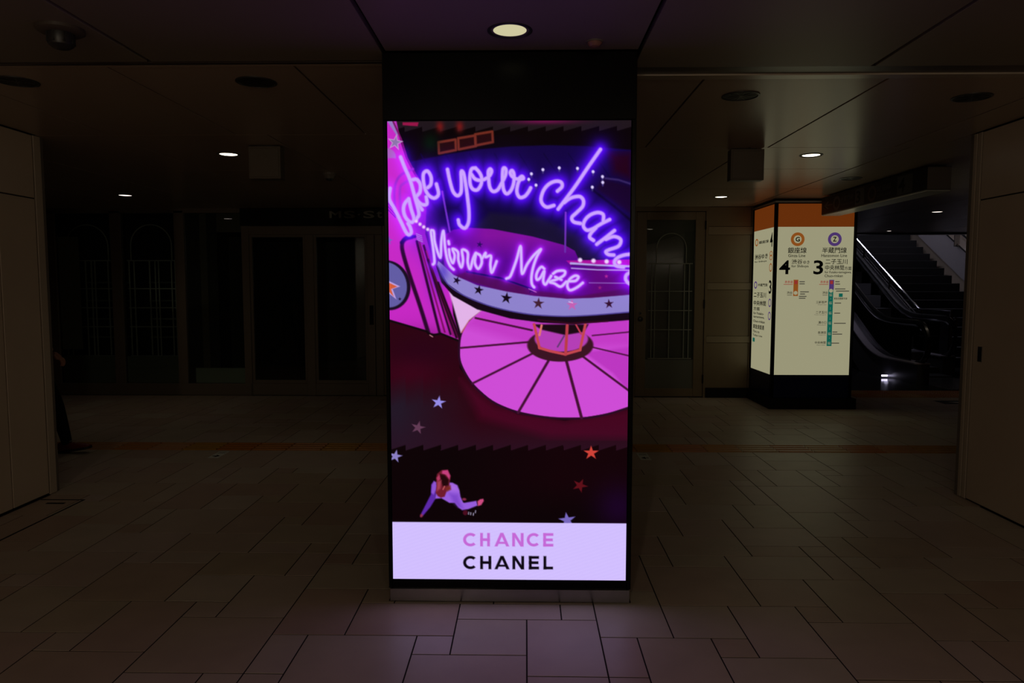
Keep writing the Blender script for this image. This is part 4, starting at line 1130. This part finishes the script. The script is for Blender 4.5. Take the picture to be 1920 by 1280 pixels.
# ------------------------------------------------------------------ ceiling fittings
t = thing('smoke_detector', 'dark domed smoke detector on the near ceiling at upper left', 'smoke detector', (-1.82, 2.86, ZC))
MB().lathe((-1.82, 2.86, ZC), [(.085, 0), (.085, -.012), (.072, -.020), (0, -.020)], 28).build('base', 'dark_base', t, True)
MB().lathe((-1.82, 2.86, ZC - .020), [(.048, 0), (.050, -.022), (.044, -.045), (.03, -.055), (0, -.057)], 24).build('sensing_head', 'dark_plastic', t, True)
for k in range(8):
    a = 6.2832 * k / 8
    B(-1.82 + .045 * math.cos(a) - .004, -1.82 + .045 * math.cos(a) + .004, 2.86 + .045 * math.sin(a) - .004, 2.86 + .045 * math.sin(a) + .004, ZC - .058, ZC - .02).build('fin', 'dark_plastic', t)
t = thing('ceiling_sensor', 'tiny reddish sensor where the ceiling meets the video pillar', 'sensor', (.275, 3.05, ZC))
MB().lathe((.275, 3.05, ZC), [(.03, 0), (.03, -.008), (.02, -.02), (0, -.024)], 18).build('dome', pbr('sensor dome', (.25, .12, .1), .3), t, True)
MB().lathe((.275, 3.05, ZC), [(.036, 0), (.036, -.004), (.03, -.004)], 18).build('collar', 'grey_plastic', t, True)
t = thing('smoke_detector', 'small pale smoke detector near the left hanging board', 'smoke detector', (-1.75, 6.45, ZC))
MB().lathe((-1.75, 6.45, ZC), [(.06, 0), (.06, -.015), (.045, -.03), (.04, -.05), (0, -.052)], 20).build('base', 'grey_plastic', t, True)
MB().lathe((-1.75, 6.45, ZC - .05), [(.03, 0), (.025, -.014), (0, -.016)], 16).build('sensing_head', 'dark_plastic', t, True)

# ------------------------------------------------------------------ escalator hall on the far right
hall = struct('wall_escalator_hall', label='dark stairwell enclosure around the escalator')
B(9.5, 9.7, 4.7, 19, 0, 7.0).build('wall_core', 'wall', hall)
B(3.75, 3.85, 9.235, 19, -.1, 7.0).build('wall_core', 'stair', hall)
B(3.75, 9.7, 18.8, 19.0, 0, 7.0).build('wall_core', 'stair', hall)
B(3.75, 9.6, 13.75, 13.95, 2.40, 6.5).build('header', 'panel_dark', hall)
B(3.75, 9.7, 13.9, 19.0, 6.5, 6.6).build('upper_ceiling', 'stair', hall)
fl2 = struct('floor_landing', label='dark polished landing floor in front of the escalator')
B(3.85, 9.5, 9.90, 13.2, -.1, 0.0).build('landing_slab', pbr('dark polished landing', (.035, .035, .037), .12, spec=.5), fl2)
B(3.85, 4.26, 9.25, 9.90, -.1, -.0005).build('landing_slab', 'tile', fl2); B(7.33, 9.5, 9.25, 9.90, -.1, -.0005).build('landing_slab', 'tile', fl2)

SL = math.tan(math.radians(30))
def incline(y, y0=12.65, z0=0.0): return z0 + max(0, y - y0) * SL
esc = thing('escalator', 'dark escalator with polished handrails climbing away behind the route pillar', 'escalator', (6.1, 12.5, 0))
YE = 17.6
def prof(y):   # deck height along the run, eased at the foot
    d = y - 11.33
    if d <= 0: return 0
    if d < .9: return SL * d * d / 1.8
    return SL * (d - .45)
ys = [10.45 + (YE - 10.45) * k / 40 for k in range(41)]
prof0, ys0 = prof, ys
def balustrade(x, rail_h, sh):
    prof = lambda q: prof0(q - sh)
    ys = [q + sh * (1 - k / 40.0) for k, q in enumerate(ys0)]
    sk = MB()
    po_ = [(y, max(0, prof(y) - .25) if y > 12 + sh else 0.0) for y in ys] + [(y, prof(y) + .30) for y in reversed(ys)]
    sk.prism(po_, 'x', x - .09, x + .09)
    s_ = sk.build('skirt', 'panel_dark', esc)
    gl_ = MB().prism([(y, prof(y) + .30) for y in ys[2:]] + [(y, prof(y) + rail_h - .03) for y in reversed(ys[2:])], 'x', x - .01, x + .01)
    gl_.build('balustrade_panel', 'esc_glass', esc)
    MB().prism([(y, prof(y) + .300) for y in ys] + [(y, prof(y) + .318) for y in reversed(ys)], 'x', x - .13, x + .10).build('deck_cover', 'deck', esc)
    # handrail with rounded newel return
    r = (rail_h - .30) / 2
    new = [(x, ys[1] - r * math.sin(math.pi * k / 10), .30 + r - r * math.cos(math.pi * k / 10)) for k in range(11)]
    pts = new + [(x, y, prof(y) + rail_h) for y in ys[2:]]
    MB().tube(pts, .040, 8).build('handrail', 'rubber', esc, True)
    MB().tube([(p[0] - .03, p[1], p[2] - .045) for p in pts[8:]], .02, 8).build('rail_guide', 'chrome', esc, True)
balustrade(5.75, .90, 0.0)
balustrade(6.78, .92, 1.15)
st = MB().box(5.84, 6.69, 0, .40, -.02, .20).mesh('escalator_step', 'panel_dark')
k = 0; y = 11.3
while y < YE - .4:
    o = bpy.data.objects.new('escalator_step', st); COL.objects.link(o); o.parent = esc
    o.location = (0 - 6.1, y - 12.5, prof(y + .2) - .17 if prof(y + .2) > .17 else -.185 + prof(y + .2)); y += .40
B(5.84, 6.69, 10.0, 11.3, -.01, .004).build('landing_plate', 'steel', esc)
B(5.565, 5.655, 11.27, 11.283, .022, .048).build('comb_lamp', 'comb', esc)
ld = bpy.data.lights.new('comb_glow', 'POINT'); ld.energy = .02; ld.color = (.75, .7, 1); ld.shadow_soft_size = .03
lo = bpy.data.objects.new('comb_glow', ld); COL.objects.link(lo); lo.parent = esc; lo.location = (5.60 - 6.1, 11.2 - 12.5, .06)

stairs = struct('stairs', label='dark stone stairs climbing beside the escalator')
sm = MB().box(7.05, 8.95, 0, .30, 0, .165, .004).mesh('step', 'stair')
for i in range(20):
    o = bpy.data.objects.new('step', sm); COL.objects.link(o); o.parent = stairs
    o.location = (0, 12.75 + i * .286, i * .165)
B(7.05, 8.95, 12.75, 18.6, -.1, 0).build('stair_base', 'stair', stairs)
rl = thing('stair_rail', 'polished steel handrail with dark infill panel between escalator and stairs', 'handrail', (6.95, 12.3, 0))
pp = [(6.95, 11.86, 1.02), (6.95, 12.75, 1.02)] + [(6.95, 12.85 + 5.0 * k / 20, 1.03 + 5.0 * k / 20 * SL * .96) for k in range(21)]
MB().tube(pp, .022, 10).build('top_rail', 'chrome', rl, True)
MB().tube([(p[0], p[1], p[2] - .14) for p in pp], .012, 8).build('lower_rail', 'chrome', rl, True)
for y in (11.88, 12.78): B(6.93, 6.97, y - .02, y + .02, 0, 1.015).build('post', 'steel', rl)
for y in (13.9, 15.0, 16.1, 17.2): B(6.935, 6.965, y - .02, y + .02, incline(y) - .05, 1.0 + (y - 12.85) * SL * .96).build('post', 'steel', rl)
MB().prism([(11.92, .08), (12.78, .08), (17.8, .08 + 5 * SL * .96), (17.8, .82 + 5 * SL * .96), (12.85, .84), (11.92, .84)], 'x', 6.945, 6.955).build('infill_panel', 'panel_dark', rl)
fe = thing('guard_rail', 'low dark guard rail of thin horizontal bars by the stair foot', 'guard rail', (7.4, 11.86, 0))
for z in (.25, .40, .55, .70, .85): MB().tube([(7.02, 11.86, z), (7.95, 11.86, z)], .008, 6).build('bar', 'steel', fe)
for x in (7.02, 7.95): B(x - .015, x + .015, 11.845, 11.875, 0, .92).build('post', 'steel', fe)
stg = thing('stair_stringer', 'pale grey sloping stair parapet with a handrail at far right', 'parapet', (9.0, 15, 0))
MB().prism([(12.9, .35), (17.9, .35 + 5 * SL), (17.9, .95 + 5 * SL), (12.9, .95)], 'x', 8.98, 9.12).build('parapet', 'stringer', stg)
MB().prism([(12.9, .95), (17.9, .95 + 5 * SL), (17.9, .99 + 5 * SL), (12.9, .99)], 'x', 8.95, 9.15).build('coping', 'steel', stg)
MB().tube([(8.9, 12.9, 1.30), (8.9, 17.9, 1.30 + 5 * SL)], .02, 8).build('handrail', 'chrome', stg, True)
for y in (13.2, 15.2, 17.2): B(8.89, 9.0, y - .01, y + .01, .92 + (y - 12.9) * SL, 1.30 + (y - 12.9) * SL).build('bracket', 'steel', stg)
tube_m = emis('tube lamp', (.80, .78, 1.0), 40.0)
for nm, x, y0, z, en in (('white tube lamp high over the escalator run', 6.0, 14.5, 4.6, 6.0), ('white tube lamp highest up over the escalator run', 6.0, 16.4, 5.6, 4.0), ('white tube lamp high over the stair flight', 8.0, 15.0, 5.0, 2.0)):
    wt = thing('tube_lamp', nm, 'lamp', (x, y0 + .6, z), 'stairwell tube lamps')
    B(x - .02, x + .02, y0, y0 + 1.2, z - .03, z + .01, .008).build('tube', tube_m, wt)
    B(x - .05, x + .05, y0 - .05, y0 + 1.25, z + .012, z + .05).build('backplate', 'grey_plastic', wt)
    for yy in (y0 + .2, y0 + 1.0): B(x - .01, x + .01, yy, yy + .02, z + .05, 6.5).build('hanger', 'grey_plastic', wt)
    ld = bpy.data.lights.new('tube_light', 'AREA'); ld.shape = 'RECTANGLE'; ld.size = .06; ld.size_y = 1.2; ld.energy = en; ld.color = (.82, .8, 1.0)
    lo = bpy.data.objects.new('tube_light', ld); COL.objects.link(lo); lo.parent = wt; lo.location = (0, 0, -.04)

# ------------------------------------------------------------------ person walking behind the left wall edge
def skin_mesh(nodes, edges):
    me = bpy.data.meshes.new('figure'); me.from_pydata([n[:3] for n in nodes], edges, [])
    ob = bpy.data.objects.new('figure', me); COL.objects.link(ob)
    md = ob.modifiers.new('skin', 'SKIN')
    if not me.skin_vertices: me.skin_vertices.new()
    for i, nd in enumerate(nodes):
        me.skin_vertices[0].data[i].radius = (nd[3], nd[4] if len(nd) > 4 else nd[3])
        me.skin_vertices[0].data[i].use_root = (i == 0)
    sd = ob.modifiers.new('sub', 'SUBSURF'); sd.levels = 2
    dg = bpy.context.evaluated_depsgraph_get()
    ev = ob.evaluated_get(dg).to_mesh()
    vs = [tuple(v.co) for v in ev.vertices]; fs_ = [tuple(p.vertices) for p in ev.polygons]
    ob.evaluated_get(dg).to_mesh_clear()
    bpy.data.objects.remove(ob); bpy.data.meshes.remove(me)
    return vs, fs_
HX, HYp = -4.265, 5.94
def P(x, y, z, *r): return (HX + x, HYp + y, z, *r)
body = [P(0, 0, .93, .135, .115), P(.01, 0, 1.10, .125, .10), P(.03, 0, 1.28, .14, .105), P(.04, 0, 1.41, .10, .075), P(.05, 0, 1.47, .055), P(.065, 0, 1.55, .058),
        # left leg forward (far side), right leg back (near side)
        P(.03, .09, .86, .095), P(.20, .09, .50, .068), P(.235, .09, .42, .066), P(.31, .09, .11, .046), P(.32, .09, .05, .04),
        P(-.02, -.09, .86, .095), P(-.06, -.09, .50, .066), P(-.12, -.09, .42, .064), P(-.38, -.09, .20, .045), P(-.40, -.09, .15, .04),
        # right arm forward, left arm back
        P(.04, -.17, 1.37, .062), P(.15, -.21, 1.14, .048), P(.18, -.21, 1.10, .044), P(.37, -.20, .94, .032), P(.42, -.20, .90, .026),
        P(.03, .17, 1.37, .062), P(-.13, .21, 1.13, .048), P(-.15, .21, 1.09, .044), P(-.22, .21, .88, .032), P(-.23, .21, .84, .026)]
be = [(0, 1), (1, 2), (2, 3), (3, 4), (4, 5), (0, 6), (6, 7), (7, 8), (8, 9), (9, 10), (0, 11), (11, 12), (12, 13), (13, 14), (14, 15),
      (3, 16), (16, 17), (17, 18), (18, 19), (19, 20), (3, 21), (21, 22), (22, 23), (23, 24), (24, 25)]
fig = MB()
fig.add(*skin_mesh(body, be))
def hand(w, d, side):
    w = Vector(w); d = Vector(d).normalized(); s = Vector((0, 1, 0)) * side; nrm = d.cross(s).normalized()
    fig.add(*skin_mesh([(*w, .024, .02), (*(w + d * .045), .034, .016), (*(w + d * .085), .036, .014)], [(0, 1), (1, 2)]))
    for k, (off, ln) in enumerate(((-.028, .066), (-.010, .075), (.009, .070), (.026, .055))):
        a = w + d * .075 + s * off
        cl = nrm * .018
        fig.add(*skin_mesh([(*a, .0095), (*(a + d * ln * .45), .009), (*(a + d * ln * .75 - cl), .0085), (*(a + d * ln * .85 - cl * 2.2), .0075)], [(0, 1), (1, 2), (2, 3)]))
    a = w + d * .03 - s * .026
    fig.add(*skin_mesh([(*a, .012), (*(a + d * .03 - s * .022), .011), (*(a + d * .06 - s * .024), .009)], [(0, 1), (1, 2)]))
hand((HX + .425, HYp - .20, .897), (.7, 0, -.6), 1)
hand((HX - .232, HYp + .21, .835), (-.1, 0, -1), 1)
# head: skull, jaw, nose, ears
def ellipsoid(c, r, su=20, sv=14):
    prof_ = [(math.sin(math.pi * k / sv), -math.cos(math.pi * k / sv)) for k in range(sv + 1)]
    m_ = MB().lathe((0, 0, 0), [(max(p[0], 1e-7), p[1]) for p in prof_], su)
    fig.add([(c[0] + v[0] * r[0], c[1] + v[1] * r[1], c[2] + v[2] * r[2]) for v in m_.v], m_.f)
hc = (HX + .085, HYp, 1.635)
ellipsoid(hc, (.098, .077, .108)); ellipsoid((hc[0] + .030, hc[1], hc[2] - .055), (.066, .058, .066))
ellipsoid((hc[0] + .098, hc[1], hc[2] - .022), (.018, .012, .022))
for s in (-1, 1): ellipsoid((hc[0] - .005, hc[1] + s * .077, hc[2] - .012), (.018, .008, .030))
ellipsoid((hc[0] + .086, hc[1], hc[2] - .063), (.014, .024, .008))
me = fig.mesh('body', None)
ob = bpy.data.objects.new('tmp_body', me); COL.objects.link(ob)
rm = ob.modifiers.new('remesh', 'REMESH'); rm.mode = 'VOXEL'; rm.voxel_size = .0075
sm_ = ob.modifiers.new('smooth', 'SMOOTH'); sm_.iterations = 3; sm_.factor = .5
dg = bpy.context.evaluated_depsgraph_get()
bme = bpy.data.meshes.new_from_object(ob.evaluated_get(dg)); bme.name = 'body'
bpy.data.objects.remove(ob)
bme.materials.clear()
for q in ('trousers', 'jacket', 'skin'): bme.materials.append(MT[q])
hands_c = [Vector((HX + .475, HYp - .20, .855)), Vector((HX - .24, HYp + .21, .77))]
for p in bme.polygons:
    c = p.center
    if c.z > 1.475: mi = 2
    elif any((c - h).length < .105 for h in hands_c) and abs(c.y - HYp) > .12: mi = 2
    elif c.z > .98 or abs(c.y - HYp) > .172: mi = 1
    elif c.z > .93: mi = 1
    else: mi = 0
    p.material_index = mi; p.use_smooth = True
man = thing('person', 'person in dark trousers and red shoes walking past behind the left wall edge', 'person', (HX, HYp, 0))
link('body', bme, man)
hr = MB()
_f = fig; fig = MB(); ellipsoid((hc[0] - .012, hc[1], hc[2] + .022), (.102, .086, .104)); hair = fig; fig = _f
hair.v = [(v[0] if v[2] > hc[2] - .03 or v[0] < hc[0] else v[0] - .03, v[1], max(v[2], hc[2] - .06)) for v in hair.v]
hair.v = [(min(v[0], hc[0] + .088 - max(0, hc[2] + .055 - v[2]) * 1.3), v[1], v[2]) for v in hair.v]
hair.build('hair', 'hair', man, True)
for s in (-1, 1): MB().lathe((hc[0] + .088, hc[1] + s * .030, hc[2] + .004), [(0, -.006), (.009, 0), (0, .006)], 12, 'x').build('eye', 'ink', man, True)
def shoe(hx, hy, hz, pitch):
    fig2 = MB()
    sec = [(-.06, .030, .085), (-.03, .038, .095), (.02, .040, .085), (.08, .042, .066), (.14, .046, .052), (.18, .042, .042), (.205, .024, .030)]
    vs = []; n = 12
    for x, w, h in sec:
        for k in range(n):
            a = math.pi * k / (n - 1)
            vs.append((x, -w * math.cos(a), .018 + (h - .018) * math.sin(a) ** .8))
    fs_ = [(i * n + k, i * n + k + 1, (i + 1) * n + k + 1, (i + 1) * n + k) for i in range(len(sec) - 1) for k in range(n - 1)]
    fs_ += [tuple(range(n)), tuple((len(sec) - 1) * n + k for k in range(n))] + [(i * n, (i + 1) * n, (i + 1) * n + n - 1, i * n + n - 1) for i in range(len(sec) - 1)]
    R_ = Matrix.Rotation(-math.radians(pitch), 3, 'Y')
    tr = lambda v: tuple(R_ @ Vector(v) + Vector((hx, hy, hz)))
    u = MB().add([tr(v) for v in vs], fs_).build('shoe', 'shoe', man, True)
    sole = MB(); op = [(x, -w - .004) for x, w, h in sec] + [(x, w + .004) for x, w, h in reversed(sec)]
    sole.prism(op, 'z', 0, .020); sole.v = [tr(v) for v in sole.v]
    sole.build('sole', 'sole', u)
    lc = MB()
    for k in range(4):
        x = .03 + k * .022; z = .094 - k * .010
        lc.box(x, x + .006, -.028, .028, z, z + .004)
    lc.v = [tr(v) for v in lc.v]; lc.build('laces', 'lace', u)
shoe(HX + .315, HYp + .09, .010, 9)
shoe(HX - .42, HYp - .09, .115, -32)
